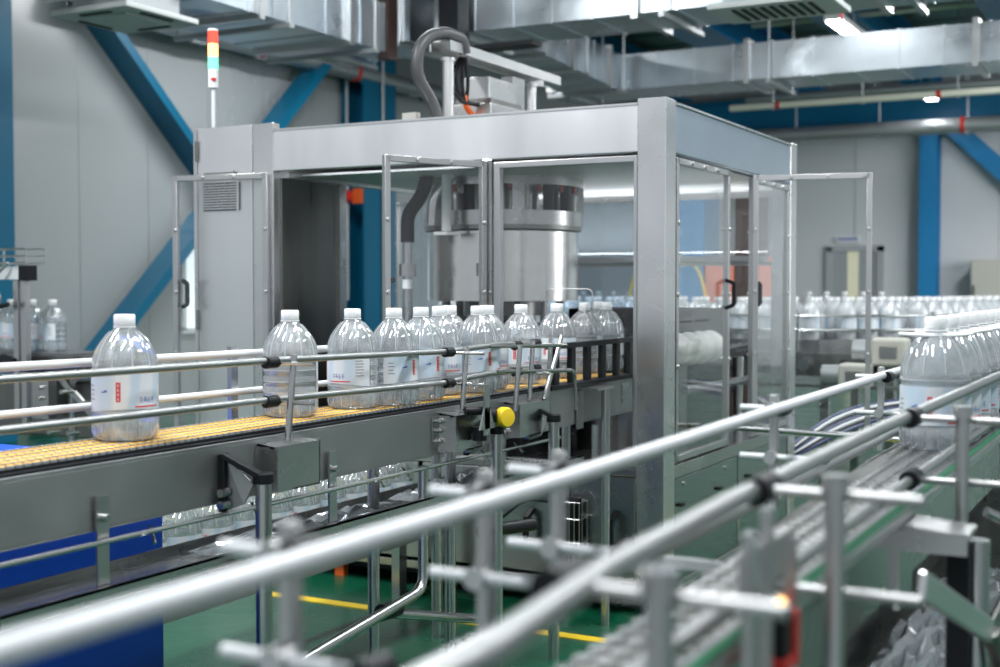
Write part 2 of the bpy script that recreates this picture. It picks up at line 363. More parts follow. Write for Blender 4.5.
duct((-6.75, 14.3, 3.86), (3.0, 14.3, 3.86), .8, .40, 'galvanized duct running across behind the machine under the blue girders', 2.4, .45)
duct((-5.9, 10.85, 3.86), (-6.2, 13.9, 3.86), .7, .40, 'galvanized duct elbow section linking the two long cross ducts', 1.3, .3)
duct((-6.75, 4.2, 3.66), (-6.75, 9.6, 3.66), .95, .42, 'galvanized duct coming forward above the signal tower', 1.2, .5)
single('duct_strap', MB().box(-6.46, -6.34, 9.75, 9.9, 3.42, 5.2), 'brown', 'dark strap hanging at the end of the forward duct', 'strap', loc=(-6.4, 9.8, 3.42))
single('duct_strap', MB().box(-5.82, -5.62, 9.75, 9.95, 3.42, 5.2).box(-5.82, -4.9, 9.75, 9.95, 3.42, 3.46), 'black', 'black strap and bracket above the curved hose on the machine', 'strap', loc=(-5.7, 9.85, 3.42))

# pipes
def pipe(p, q, r, mat, label, red=()):
    t = thing('ceiling_pipe', label, 'pipe', p)
    MB().cyl(p, q, r, 16).build('tube', mat, t)
    P, Q = Vector(p), Vector(q)
    n = 7
    for i in range(n):
        c = P.lerp(Q, (i+.5)/n); MB().cyl(c, (c.x, c.y, 5.25), .014, 6).box(c.x-.03, c.x+.03, c.y-r*1.1, c.y+r*1.1, c.z-r*1.15, c.z-r*.9).build('hanger', 'pipe_grey', t)
    if red:
        d = (Q-P).normalized()
        for f in red: c = P.lerp(Q, f); MB().cyl(c-d*.03, c+d*.03, r*1.12, 12).build('clamp', 'red', t)
pipe((-9.3, 9.0, 4.08), (-9.3, 16.5, 4.08), .11, 'pipe_grey', 'thick grey pipe running along the grey side wall', (.35, .6))
pipe((-6.3, 20.8, 3.85), (3, 20.8, 3.85), .12, 'pipe_grey', 'thick grey pipe crossing in front of the back wall', (.35,))
pipe((-6.0, 18.5, 4.02), (3, 18.5, 4.02), .05, 'pipe_cream', 'cream corrugated pipe with red clamps below the cross duct', (.08, .33, .62))
pipe((-6.0, 19.3, 4.24), (3, 19.3, 4.24), .07, 'pipe_grey', 'slim grey pipe above the cream pipe')
pipe((-5.0, 16.3, 4.75), (3, 16.3, 4.75), .035, 'pipe_cream', 'thin cream sprinkler pipe high under the ceiling')
pipe((-6.0, 12.4, 4.30), (3, 12.4, 4.30), .03, 'pipe_grey', 'thin grey sprinkler pipe between the two cross ducts')
for x, y, z, lb in ((-3.05, 12.9, 3.95, 'red hanging rod tag beside the grille under the ceiling'), (-6.95, 6.0, 3.3, 'red hanging rod tag above the grey wall')):
    single('hanging_tag', MB().cyl((x, y, z), (x, y, z+.3), .008, 8, .022), 'red', lb, 'tag', loc=(x, y, z))

# lamps
def tube_lamp(x, y, z, label):
    t = thing('tube_lamp', label, 'lamp', (x, y, z))
    MB().box(x-.10, x+.10, y-.62, y+.62, z+.02, z+.08).build('housing', 'pipe_white', t)
    MB().box(x-.08, x+.08, y-.6, y+.6, z, z+.02).build('diffuser', 'tube_light', t)
    for dy in (-.4, .4): MB().cyl((x, y+dy, z+.08), (x, y+dy, 5.25), .008, 6).build('hanger', 'pipe_grey', t)
tube_lamp(-3.47, 14.9, 4.29, 'lit tube lamp hanging above the galvanized cross duct')
tube_lamp(-3.52, 20.3, 4.27, 'small lit lamp near the top of the bright blue column')

# air conditioning cassette and grille
t = thing('ceiling_cassette', 'grey white air conditioning cassette hanging above the side wall', 'air conditioner', (-6.48, 6.65, 3.2))
MB().box(-6.83, -6.13, 6.3, 7.0, 3.2, 3.24).build('face_panel', 'ac_white', t, .01)
MB().box(-6.68, -6.28, 6.45, 6.85, 3.19, 3.2).build('grille', 'ac_white', t)
b = MB()
for (x0, x1, y0, y1) in ((-6.62, -6.34, 6.36, 6.39), (-6.62, -6.34, 6.91, 6.94), (-6.78, -6.75, 6.5, 6.8), (-6.21, -6.18, 6.5, 6.8)): b.box(x0, x1, y0, y1, 3.193, 3.2)
b.build('vent_slot', 'black_soft', t)
MB().box(-6.72, -6.22, 6.4, 6.9, 3.24, 3.6).build('housing', 'pipe_grey', t)
t = thing('ceiling_grille', 'slotted air grille in a pale panel above the machine end', 'grille', (-2.75, 9.3, 3.45))
MB().box(-3.1, -2.2, 9.0, 9.6, 3.38, 3.42).build('frame', 'ac_white', t)
b = MB()
for i in range(9): b.box(-2.95+i*.07, -2.92+i*.07, 9.1, 9.5, 3.372, 3.38)
b.build('slat', 'black_soft', t)
MB().box(-3.0, -2.3, 9.05, 9.55, 3.42, 3.7).build('housing', 'galv_dark', t)

# ------------------------------------------------------------------ bottle
H0 = .305
BODY = [(.056,.004),(.066,.0),(.074,.006),(.0785,.018),(.0785,.034),(.0785,.05),(.0765,.054),(.0765,.058),(.0785,.062),(.0785,.080),(.0765,.084),(.0765,.088),(.0785,.092),(.0785,.112),(.0765,.116),(.0765,.120),(.0785,.124),(.0785,.144),(.0765,.148),(.0765,.152),(.0785,.156),(.0785,.168),(.0785,.178),
        (.078,.190),(.0745,.206),(.068,.222),(.058,.238),(.046,.252),(.034,.263),(.026,.270),(.0225,.275),(.0225,.281)]
def ribs(t, r, z):
    if .165 < z < .268: return r*(1+.075*(abs(math.cos(5*t))**.5-.75)*math.sin((z-.165)/.103*PI)**.7)
    if .012 < z < .05: return r*(1+.04*(abs(math.cos(8*t))**.6-.6))
    return r
def label_mesh(dz):
    """curved film and its prints, wrapped on the bottle; angle 0 faces -y"""
    R = .0797
    def patch(b, u0, u1, z0, z1, r, wave=False):
        k = max(2, int((u1-u0)/.12)); vs = []; m = k+1
        for i in range(m):
            u = u0+(u1-u0)*i/k; zz = z0+(.010*math.sin((u-u0)/(u1-u0)*PI*1.0)-.006 if wave else 0)
            for z in (zz, z1): vs.append((r*math.sin(u), -r*math.cos(u), z+dz))
        b._add(vs, [(2*i, 2*i+2, 2*i+3, 2*i+1) for i in range(k)], True); return b
    parts = []
    parts.append((patch(MB(), -1.75, 1.75, .074, .165, R, True), 'label_film', 'label_film'))
    parts.append((patch(MB(), -.50, -.36, .096, .143, R+.0006), 'red_mark', 'label_red')); parts.append((patch(MB(), .06, .95, .082, .0855, R+.0006), 'red_line', 'label_red'))
    tx = MB()
    x = .20
    for c in range(4):                      # four blue characters made of short strokes, as small as in the photo
        for (a, b_, z0, z1) in ((0, .10, .098, .0995), (0, .10, .104, .1052), (.045, .06, .095, .108), (0, .012, .094, .102), (.09, .102, .094, .102), (.02, .08, .093, .0943)):
            if (c+int(z0*1e4)) % 3 != 1 or a == .045: patch(tx, x+a, x+b_, z0, z1, R+.0006)
        x += .14
    patch(tx, -.98, -.86, .118, .121, R+.0006); patch(tx, -.88, -.78, .119, .124, R+.0006)
    parts.append((tx, 'blue_print', 'label_blue'))
    bk = MB()
    for i in range(6): patch(bk, 1.15, 1.50-.05*(i % 2), .10+i*.009, .1025+i*.009, R+.0006)
    for i in range(4): patch(bk, -1.55, -1.3-.04*(i % 2), .10+i*.011, .1025+i*.011, R+.0006)
    parts.append((bk, 'fine_print', 'ink'))
    for i in range(4): patch(bk, -.45, -.41, .099+i*.011, .106+i*.011, R+.0011)
    w_ = MB()
    for i in range(4):
        patch(w_, -.455, -.405, .1000+i*.011, .1013+i*.011, R+.0012); patch(w_, -.455, -.405, .1035+i*.011, .1048+i*.011, R+.0012)
    parts.append((w_, 'white_print', 'white')); return parts
def make_bottle(seg=120, full=True, handle=False):
    r = thing('water_bottle', 'x', 'bottle', (0, 0, 0))
    MB().lathe(BODY, seg=seg, rf=ribs).build('bottle_body', 'pet', r)
    rb = MB()
    for k in range(10):                                     # raised ribs on the shoulder
        a = PI*(k+.5)/5; P = []
        for rr, z in [(.0790, .176)]+[q for q in BODY if .18 < q[1] < .268]:
            rr = ribs(a, rr, z)+.0006; P.append((rr*math.cos(a), rr*math.sin(a), z))
        rb.tube(P, .0016, 6)
    for k in range(16):                                     # short flutes near the foot
        a = PI*(k+.5)/8; P = [((rr+.0004)*math.cos(a), (rr+.0004)*math.sin(a), z) for rr, z in ((.074, .007), (.0783, .018), (.0785, .034), (.0783, .049))]
        rb.tube(P, .0011, 5)
    for z in (.0705, .102, .134, .162): rb.ring((0, 0), .0793, .0775, z-.0012, z+.0012, 60)
    rb.build('rib', 'pet_rib_bright', r)
    cp = MB().lathe([(.0245,.278),(.0255,.280),(.0255,.302),(.0235,.305)], seg=32, rf=(lambda t, rr, z: rr*(1+.012*math.cos(32*t)) if z < .303 else rr))
    cp.lathe([(.027,.2725),(.027,.2765)], seg=24)
    cp.build('cap', 'cap_white', r)
    if full:
        ps = label_mesh(-.018 if handle else 0); fm = ps[0][0].build('label', ps[0][2], r)
        for b, nme, mt in ps[1:]: b.build(nme, mt, fm)
    if handle:
        b = MB().ring((0, 0), .034, .023, .262, .269, 32)
        b.tube([(.082*math.cos(k*PI/14), .030*math.sin(k*PI/14), .264+.002*math.cos(k*PI/7)) for k in range(29)], .0045, 8)
        b.box(-.004, .004, -.031, -.022, .261, .267).box(-.004, .004, .022, .031, .261, .267)
        b.build('carry_ring', 'white', r)
    return r
def snap(o):
    KIDS[o.name] = list(o.children)
    for c in o.children: snap(c)
def place(proto, x, y, z, rz, label, group=None, first=set()):
    if proto.name in first: o = copy_tree(proto)
    else: o = proto; first.add(proto.name)
    o.location = (x, y, z); o.rotation_euler.z = rz; tag(o, label, 'bottle', group)
    if group is None and 'group' in o: del o['group']
    return o
BZ = .99
pb = make_bottle(); bpy.context.view_layer.update(); snap(pb)
# yaw turns the label: 0 looks to -y; the camera sees the bottles from +x,-y
infeed = [(-2.29, 2.336, 1.0, 'labelled water bottle standing alone at the open end of the yellow belt'),
          (-2.285, 2.988, 3.6, 'water bottle showing its unlabelled ribbed back behind the first rail post'),
          (-2.275, 3.29, -.45, 'water bottle with fine print side of label, second after the first rail post'),
          (-2.22, 3.44, 1.9, 'water bottle with half hidden label behind the fine print bottle'),
          (-2.24, 3.637, 1.75, 'water bottle with red label strip just before the second rail post'),
          (-2.29, 3.84, .7, 'water bottle partly behind the second rail post'),
          (-2.22, 3.99, 1.5, 'water bottle just past the second rail post'),
          (-2.36, 4.03, .3, 'water bottle at the far side of the belt past the second rail post'),
          (-2.27, 4.15, 1.0, 'water bottle above the yellow knob post'),
          (-2.27, 4.424, .6, 'water bottle above the two upright clamp rods'),
          (-2.28, 4.768, .2, 'water bottle at the first black upright of the bar guard'),
          (-2.30, 5.09, 2.9, 'water bottle inside the machine behind the inlet cutout'),
          (-2.29, 5.30, 3.1, 'water bottle inside the machine behind the black bar guard'),
          (-2.43, 5.52, 3.1, 'innermost water bottle visible behind the machine window')]
for x, y, a, lb in infeed: place(pb, x, y, BZ, a, lb, 'bottles on the inlet conveyor')

# ------------------------------------------------------------------ inlet conveyor
t = thing('bottle_conveyor', 'long steel inlet conveyor with yellow roller belt carrying bottles into the machine', 'conveyor', (-2.27, 3.0, 0))
Y0, Y1 = .9, 5.2
MB().box(-2.125, -2.12, Y0, Y1, .825, .962).box(-2.145, -2.12, Y0, Y1, .962, .970).box(-2.145, -2.12, Y0, Y1, .82, .828).build('side_panel', 'steel_beam', t, .001)
MB().box(-2.400, -2.394, Y0, Y1, .825, .970).build('side_panel', 'steel_beam', t)
MB().box(-2.15, -2.128, Y0, Y1, .970, .976).build('wear_strip', 'black', t)
MB().box(-2.155, -2.145, Y0, Y1, .95, .983).build('belt_edge', 'black_soft', t)
MB().box(-2.392, -2.155, Y0, Y1, .955, .976).build('belt', 'chain_grey', t)
rl = MB(); ry = .95
while ry < 5.15:
    for j in range(5):
        x = -2.360+j*.043
        rl.cyl((x, ry, .9795), (x+.028, ry, .9795), .0085, 8)
    ry += .0235
tag(rl.build('rollers', 'roller_yellow', t), kind='stuff')
gl = MB(); ry = .96
while ry < 5.15:
    for j in range(6): gl.box(-2.373+j*.043, -2.362+j*.043, ry, ry+.017, .972, .9885)
    ry += .0235
tag(gl.build('belt_links', 'roller_grey', t), kind='stuff')
def rail(parent, pts, r, mat, lb=None):
    o = MB().tube(pts, r, 12).build('guide_rail', mat, parent)
    if lb: o['label'] = lb
rail(t, [(-2.135, .9, 1.178), (-2.135, 2.74, 1.166), (-2.135, 3.65, 1.150), (-2.135, 4.0, 1.160), (-2.135, 4.3, 1.150)], .0092, 'rail_grey')
rail(t, [(-2.135, .9, 1.073), (-2.135, 2.74, 1.062), (-2.135, 3.6, 1.048), (-2.135, 3.9, 1.060), (-2.135, 4.3, 1.055)], .0092, 'rail_grey')
rail(t, [(-2.405, .9, 1.185), (-2.405, 4.75, 1.155)], .011, 'rail_white', 'white guide rail')
rail(t, [(-2.405, .9, 1.075), (-2.405, 4.75, 1.045)], .010, 'rail_white', 'white guide rail')
def clamp_set(parent, y, zs, x=-2.135, xo=-2.09):
    ztop = max(zs)
    MB().cyl((xo, y-.01, .955), (xo, y+.02, ztop+.018), .009, 12).build('rail_post', 'tube_steel', parent)
    for z in zs:
        MB().cyl((x, y-.045, z), (x, y+.0, z), .0165, 12).build('rail_clamp', 'black', parent)
        MB().cyl((x, y+.005, z-.004), (xo+.07, y+.012, z-.004), .0052, 8).build('cross_rod', 'tube_steel', parent)
clamp_set(t, 2.73, (1.162, 1.058)); clamp_set(t, 3.66, (1.148, 1.046)); clamp_set(t, 4.15, (1.150, 1.055)); clamp_set(t, 4.30, (1.152, 1.058))
clamp_set(t, 1.35, (1.17, 1.068))
for y in (1.6, 2.9, 4.1):
    MB().prism([(-2.40, y, .90), (-2.40, y, .93), (-2.43, y, .96), (-2.43, y, 1.19), (-2.445, y, 1.19), (-2.445, y, .95)], (0, .03, 0)).build('rail_bracket', 'steel', t)
# brackets under the posts
def post_bracket(y, wy=.19):
    b = MB().prism([(-2.119, y-.05, .955), (-2.06, y-.05, .948), (-2.06, y+wy-.05, .948), (-2.119, y+wy-.05, .955)], (0, 0, -.006))
    b.prism([(-2.119, y-.05, .955), (-2.06, y-.05, .948), (-2.119, y-.05, .90)], (0, .004, 0))
    b.box(-2.062, -2.058, y-.045, y+wy-.05, .83, .948).prism([(-2.06, y-.045, .948), (-2.06, y-.045, .83), (-2.119, y-.06, .83), (-2.119, y-.06, .948)], (0, .003, 0)).box(-2.119, -2.058, y+wy-.054, y+wy-.05, .83, .95).box(-2.119, -2.058, y+.02, y+wy-.05, .83, .834)
    b.build('mounting_bracket', 'steel', t)
post_bracket(2.68); post_bracket(3.60); post_bracket(4.05, .25)
# black triangular arms on round legs
def leg(y, x=-2.02, ztop=.86, side=1, low=0.0):
    MB().box(-2.119, -2.100, y-.075, y-.062, .80, .945).bar((-2.112, y-.062, .942), (x-.004, y-.030, .893), .034, .014).cyl((x, y-.02, .872), (x, y-.02, .898), .026, 20).build('leg_arm', 'black', t, .002)
    MB().prism([(-2.110, y-.058, .935), (-2.110, y-.058, .80), (-2.06, y-.048, .82), (x-.02, y-.035, .87)], (0, .006, 0)).build('arm_web', 'steel_beam', t)
    MB().cyl((x, y-.02, low), (x, y-.02, ztop+.02), .0205, 20).build('leg', 'tube_steel', t)
    MB().cyl((-2.10, y-.06, .85), (-2.10, y-.09, .85), .011, 8).build('bolt', 'tube_steel', t)
    MB().cyl((-2.10, y-.06, .82), (-2.10, y-.09, .82), .011, 8).build('bolt', 'tube_steel', t)
leg(2.55); leg(3.78); leg(4.22)
for y in (3.34, 3.83, 4.8):
    MB().cyl((-2.3, y+.1, 0), (-2.3, y+.1, .83), .02, 16).build('leg', 'tube_steel', t)
MB().cyl((-2.55, 4.25, 0), (-2.55, 4.25, .83), .02, 16).build('leg', 'tube_steel', t)
# splice plate with six bolts, hanger bars, rods
b = MB().box(-2.119, -2.113, 3.50, 3.60, .845, .945); b.build('splice_plate', 'steel', t)
for yy in (3.53, 3.57):
    for zz in (.865, .90, .93): MB().cyl((-2.113, yy, zz), (-2.095, yy, zz), .007, 8).build('bolt', 'tube_steel', t)
def hang_bar(y):
    MB().box(-2.112, -2.106, y, y+.035, .685, .90).build('hanger_bar', 'steel', t)
    MB().cyl((-2.106, y+.017, .85), (-2.09, y+.017, .85), .009, 8).build('bolt', 'tube_steel', t)
hang_bar(2.06); hang_bar(2.93); hang_bar(3.95)
MB().tube([(-2.09, .9, .805), (-2.09, 4.4, .79)], .006, 8).build('long_rod', 'tube_steel', t)
for y in (2.25, 2.62, 3.2, 3.35, 3.85, 4.1): MB().cyl((-2.13, y, .80), (-2.07, y-.05, .775), .004, 6).build('rod_end', 'tube_steel', t)
# bent brace pipes between the legs
MB().tube([(-2.10, 3.42, .80), (-2.10, 3.42, .41), (-2.06, 2.70, .36)], .017, 14, rad=.06).build('brace_pipe', 'tube_steel', t)
MB().tube([(-2.10, 3.2, .385), (-2.09, 3.85, .215)], .016, 14).build('brace_pipe', 'tube_steel', t)
MB().cyl((-2.10, 3.18, .39), (-2.10, 3.27, .385), .026, 14).build('pipe_coupling', 'black', t)
MB().cyl((-2.05, 3.70, .55), (-1.98, 3.95, .54), .022, 14).build('pipe_coupling', 'black', t)

# yellow sensor bracket
t = thing('yellow_sensor', 'round yellow knob sensor on an upright steel plate beside the inlet belt', 'sensor', (-2.03, 3.66, .88))
MB().box(-2.0, -1.994, 3.63, 3.665, .88, 1.045).prism([(-2.0, 3.60, .90), (-2.0, 3.70, .90), (-2.0, 3.665, .97), (-2.0, 3.63, .97)], (.006, 0, 0)).build('plate', 'steel', t)
kb = MB().lathe([(.030, 0), (.034, .004), (.034, .026), (.030, .034), (.014, .036)], seg=28).build('knob', 'yellow', None)
kb.parent = t; kb.rotation_euler = (0, PI/2, -.35); kb.location = Vector((-2.0, 3.755, .93))-Vector(t.location)
MB().cyl((-2.03, 3.70, .94), (-2.0, 3.72, .94), .026, 20).cyl((-2.05, 3.60, .96), (-2.0, 3.66, .96), .014, 12).cyl((-2.03, 3.66, .86), (-2.03, 3.66, .905), .024, 14).build('mount', 'black', t)
# second pair of uprights at the machine entry
t = thing('inlet_clamp_rods', 'pair of upright steel clamp rods bent over beside the black bar guard', 'rods', (-2.03, 4.2, .95))
MB().cyl((-2.05, 3.95, .93), (-2.045, 3.98, 1.16), .009, 12).build('upright', 'tube_steel', t)
MB().cyl((-2.07, 4.22, .95), (-2.05, 4.33, 1.18), .009, 12).build('upright', 'tube_steel', t)
MB().tube([(-2.05, 4.12, 1.05), (-2.01, 4.36, 1.055), (-2.01, 4.37, .90)], .006, 10, rad=.04).build('bent_rod', 'tube_steel', t)
MB().cyl((-2.13, 3.96, 1.065), (-1.99, 4.28, 1.055), .006, 8).build('cross_rod', 'tube_steel', t)
MB().cyl((-2.12, 3.9, 1.155), (-2.0, 4.22, 1.15), .006, 8).build('cross_rod', 'tube_steel', t)

# black bar guard at the machine inlet
t = thing('bar_guard', 'black guard with upright bars beside the machine inlet', 'guard', (-2.12, 4.4, .98))
MB().box(-2.135, -2.105, 4.36, 5.45, 1.125, 1.145).box(-2.15, -2.09, 4.33, 5.45, .972, .988).build('guard_rail', 'black', t)
for i in range(7): MB().box(-2.132, -2.112, 4.40+i*.15, 4.44+i*.15, .988, 1.125).build('upright_bar', 'black', t)
# brackets below the guard
t = thing('guard_support', 'steel support leg with angle plate under the black bar guard', 'support', (-2.05, 4.75, 0))
MB().cyl((-2.04, 4.72, 0), (-2.04, 4.72, .955), .018, 16).build('leg', 'tube_steel', t)
MB().box(-2.10, -2.02, 4.60, 4.76, .955, .965).prism([(-2.05, 4.9, .965), (-2.05, 5.0, .965), (-2.05, 4.9, .88)], (.006, 0, 0)).box(-2.116, -2.11, 4.60, 4.66, .80, .95).build('angle_plate', 'steel', t)

# ------------------------------------------------------------------ return trough under the inlet conveyor
t = thing('return_trough', 'low steel trough with crumpled film hung under the inlet conveyor', 'trough', (-2.25, 3.0, .6))
MB().prism([(-2.50, .9, .60), (-2.08, .9, .65), (-2.08, .9, .655), (-2.50, .9, .605)], (0, 3.7, 0)).box(-2.086, -2.08, .9, 4.6, .65, .70).box(-2.10, -2.08, .9, 4.6, .695, .70).box(-2.50, -2.494, .9, 4.6, .60, .637).build('trough_pan', 'steel', t)
MB().box(-2.08, -2.074, .9, 4.6, .648, .672).build('trough_rim', 'steel_dark', t)
MB().box(-2.44, -2.40, .9, 4.5, .57, .60).build('trough_beam', 'steel_dark', t)
def film(name, cx, cy, cz, lx, ly, h, n, label, seed, loc):
    rnd = random.Random(seed); b = MB(); vs = []; nx, ny = n, n*2
    for i in range(nx+1):
        for j in range(ny+1):
            e = math.sin(PI*i/nx)*math.sin(PI*j/ny)
            vs.append((cx+(i/nx-.5)*lx+rnd.uniform(-1, 1)*lx*.03, cy+(j/ny-.5)*ly+rnd.uniform(-1, 1)*ly*.02, cz+rnd.uniform(.1, 1)*h*(e**.4 if e > 0 else 0)))
    fs = [(i*(ny+1)+j, (i+1)*(ny+1)+j, (i+1)*(ny+1)+j+1, i*(ny+1)+j+1) for i in range(nx) for j in range(ny)]
    b._add(vs, fs); o = single(name, b, 'film', label, 'plastic film', loc=loc)
    sd = o.modifiers.new('thick', 'SOLIDIFY'); sd.thickness = .0012
film('crumpled_film', -2.27, 3.15, .63, .30, .9, .05, 12, 'crumpled clear film lying in the steel trough under the belt', 3, (-2.27, 3.15, .607))
film('crumpled_film', -2.27, 4.0, .63, .30, .6, .06, 12, 'crumpled clear film at the machine end of the steel trough', 5, (-2.27, 4.0, .607))

# lower conveyor with bottles, seen through the gap
t = thing('low_conveyor', 'low steel conveyor behind the trough carrying a second row of bottles', 'conveyor', (-2.95, 3.5, 0))
MB().box(-3.06, -2.84, 2.85, 4.85, .34, .378).build('belt', 'chain_grey', t)
MB().box(-2.84, -2.82, 2.85, 4.85, .30, .39).box(-3.08, -3.06, 2.85, 4.85, .30, .39).build('side_panel', 'steel_beam', t)
for y in (2.95, 4.75): MB().box(-2.86, -2.82, y, y+.06, 0, .36).build('leg', 'steel', t); MB().box(-3.08, -3.04, y, y+.06, 0, .36).build('leg', 'steel', t)
for i in range(10): place(pb, -2.95, 3.08+i*.166, .378, 1.1+.2*math.sin(i*2.3), '%s bottle from the blue tub in the low row seen under the inlet belt' % ('first', 'second', 'third', 'fourth', 'fifth', 'sixth', 'seventh', 'eighth', 'ninth', 'tenth')[i], 'bottles on the low conveyor')
t = thing('upright_profile', 'upright steel profile beside the blue tub behind the trough', 'post', (-2.72, 2.9, 0))
MB().box(-2.75, -2.69, 2.83, 2.89, 0, .84).build('post', 'steel', t); MB().box(-2.76, -2.68, 2.82, 2.90, 0, .01).build('foot_plate', 'steel', t)

# blue tub
t = thing('blue_tub', 'large deep blue plastic tub on the floor under the inlet conveyor', 'tub', (-2.95, 2.0, 0))
b = MB().box(-3.3, -2.6, 1.0, 2.8, .02, .05).box(-3.3, -3.27, 1.0, 2.8, .05, .86).box(-2.63, -2.6, 1.0, 2.8, .05, .86).box(-3.27, -2.63, 1.0, 1.03, .05, .86).box(-3.27, -2.63, 2.77, 2.8, .05, .86)
b.build('tub_body', 'tub_blue', t, .01)
MB().box(-3.33, -2.57, .97, 2.83, .84, .865).build('tub_lid', 'tub_blue', t, .006)
for x in (-3.2, -2.7):
    for y in (1.1, 2.7): MB().cyl((x-.015, y, .02), (x+.015, y, .02), .02, 14).build('caster', 'black', t)

# ------------------------------------------------------------------ the capping machine
XL, XM, XR, YF, YB = -4.33, -3.84, -1.86, 4.9, 6.88
M = thing('capping_machine', 'big stainless steel bottle capping machine with glass doors and a control cabinet', 'machine', (-3.0, 5.9, 0))
# base frame, dark block for the shade beneath it, and legs
MB().box(XM, XR, YF, YB, .09, .125).build('base_frame', 'steel', M, .003)
MB().box(XM+.1, XR-.1, YF+.15, YB-.1, .03, .09).build('dark_base', 'under_shade', M)  # dark block standing in for the shade under the machine
for x in (XM+.06, XR-.06, -2.9):
    for y in (YF+.08, YB-.08): MB().cyl((x, y, 0), (x, y, .09), .025, 12).build('foot', 'steel', M)
# columns
def colm(x0, x1, y0, y1, z0=.09, z1=2.13, mat='steel_light'): MB().box(x0, x1, y0, y1, z0, z1).build('frame_column', mat, M, .003)
colm(-1.98, -1.858, YF-.002, YF+.12); colm(XM-.12, XM, YF-.003, YF+.05, .09, 2.145); colm(XR-.10, XR+.002, YB-.12, YB); colm(XM, XM+.09, YB-.09, YB)
# headers
MB().box(XM, -1.98, YF, YF+.05, 1.915, 2.11).build('header_beam', 'steel_panel', M, .003)
MB().box(XR-.05, XR, YF+.12, YB-.12, 1.915, 2.11).build('header_beam', 'steel_blue_reflect', M, .003)
MB().box(XM, XR, YB-.05, YB, 1.885, 2.10).build('header_beam', 'white', M)
MB().box(XM, XM+.05, YF+.052, YB-.052, 1.885, 2.10).build('header_beam', 'steel_light', M)
MB().box(XR-.10, XR+.012, YF+.125, YB-.125, 2.111, 2.12).box(XM, -1.98, YF-.006, YF+.05, 2.105, 2.114).build('roof_edge', 'steel_light', M)
rf = MB().box(XM, XR-.05, YF+.05, YB-.05, 2.085, 2.10); rf.build('roof_panel', 'steel_light', M)
MB().box(XM+.05, XR-.05, YF+.16, YB-.05, 1.90, 1.91).build('ceiling_panel', 'white', M)
# lower base panels, front and side
def panel(x0, x1, y0, y1, z0, z1, mat='steel_panel'): return MB().box(x0, x1, y0, y1, z0, z1).build('base_panel', mat, M, .003)
for x0, x1 in ((-1.98, -2.62), (-2.63, -3.02), (-3.03, -3.43), (-3.44, -3.83)): panel(x0-.005, x1+.005, YF+.004, YF+.02, .14, .575, 'steel')
MB().box(XM, XR, YF, YF+.04, .58, .61).build('sill', 'steel', M, .002)
for y0, y1 in ((5.03, 5.88), (5.90, 6.74)): panel(XR-.02, XR-.002, y0, y1, .13, .56, 'steel_mirror')
MB().box(XR-.05, XR+.004, YF+.12, YB-.1, .565, .62).build('sill', 'steel', M, .002)
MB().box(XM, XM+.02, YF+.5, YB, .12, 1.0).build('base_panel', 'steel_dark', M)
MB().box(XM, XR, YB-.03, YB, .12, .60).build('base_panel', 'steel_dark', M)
MB().box(XM+.02, XR-.05, YF+.05, YB-.05, .60, .62).build('deck', 'steel', M)
def bow_handle(x, y, z, h=.15, d=.035, ax='y', mat='black', par=None, nx=0):
    """a trapezoid black bow handle standing off a face"""
    r = .011; b = MB()
    if ax == 'f': pts = [(x, y, z-h/2), (x, y-d, z-h/2+.03), (x, y-d, z+h/2-.03), (x, y, z+h/2)]
    else: pts = [(x, y, z-h/2), (x+d, y, z-h/2+.03), (x+d, y, z+h/2-.03), (x, y, z+h/2)]
    for p, q in zip(pts, pts[1:]): b.bar(p, q, .02, .022, (1, 0, 0) if ax == 'f' else (0, 1, 0))
    return b.build('handle', mat, par or M)
bow_handle(-2.46, YF, .33, ax='f', d=.06); bow_handle(-2.07, YF, .35, ax='f', d=.06)
for yy in (5.1, 5.6, 6.05): MB().box(XR-.002, XR+.012, yy-.02, yy+.02, .44, .452).build('latch', 'black', M)
for y, z in ((5.15, .53), (5.7, .53), (6.1, .53), (6.5, .53), (5.15, .3)): MB().cyl((XR-.002, y, z), (XR+.004, y, z), .009, 10).build('screw', 'alu', M)

# fixed glass, front, with the inlet cut out
gp = [(-2.62, YF+.03, .62), (-2.62, YF+.03, 1.14), (-2.45, YF+.03, 1.17), (-2.41, YF+.03, 1.21), (-2.41, YF+.03, 1.33), (-2.39, YF+.03, 1.355), (-2.21, YF+.03, 1.355), (-2.19, YF+.03, 1.33),
      (-2.19, YF+.03, 1.16), (-2.07, YF+.03, 1.16), (-2.07, YF+.03, .62), (-1.985, YF+.03, .62), (-1.985, YF+.03, 1.90), (-2.66, YF+.03, 1.90), (-2.66, YF+.03, .62)]
def concave(poly, d, name, mat, parent):
    import bmesh
    bm = bmesh.new(); off = Vector(parent.location)
    vs = [bm.verts.new(Vector(p)-off) for p in poly]; f = bm.faces.new(vs)
    r = bmesh.ops.extrude_face_region(bm, geom=[f]); bmesh.ops.translate(bm, vec=Vector(d), verts=[v for v in r['geom'] if isinstance(v, bmesh.types.BMVert)])
    bmesh.ops.triangulate(bm, faces=[x for x in bm.faces if len(x.verts) > 4]); bmesh.ops.recalc_face_normals(bm, faces=bm.faces)
    me = bpy.data.meshes.new(name); bm.to_mesh(me); bm.free(); me.materials.append(MATS[mat])
    o = bpy.data.objects.new(name, me); COL.objects.link(o); o.parent = parent; return o
concave(gp, (0, .006, 0), 'window_pane', 'pane', M)
MB().box(-2.645, -2.615, YF-.005, YF+.03, .62, 1.90).box(-1.995, -1.98, YF-.005, YF+.03, .62, 1.90).box(-2.615, -1.995, YF-.005, YF+.03, 1.875, 1.90).build('window_frame', 'alu', M, .002)
MB().box(-2.70, -2.655, YF-.003, YF+.04, .61, 1.915).build('frame_column', 'steel', M, .002)
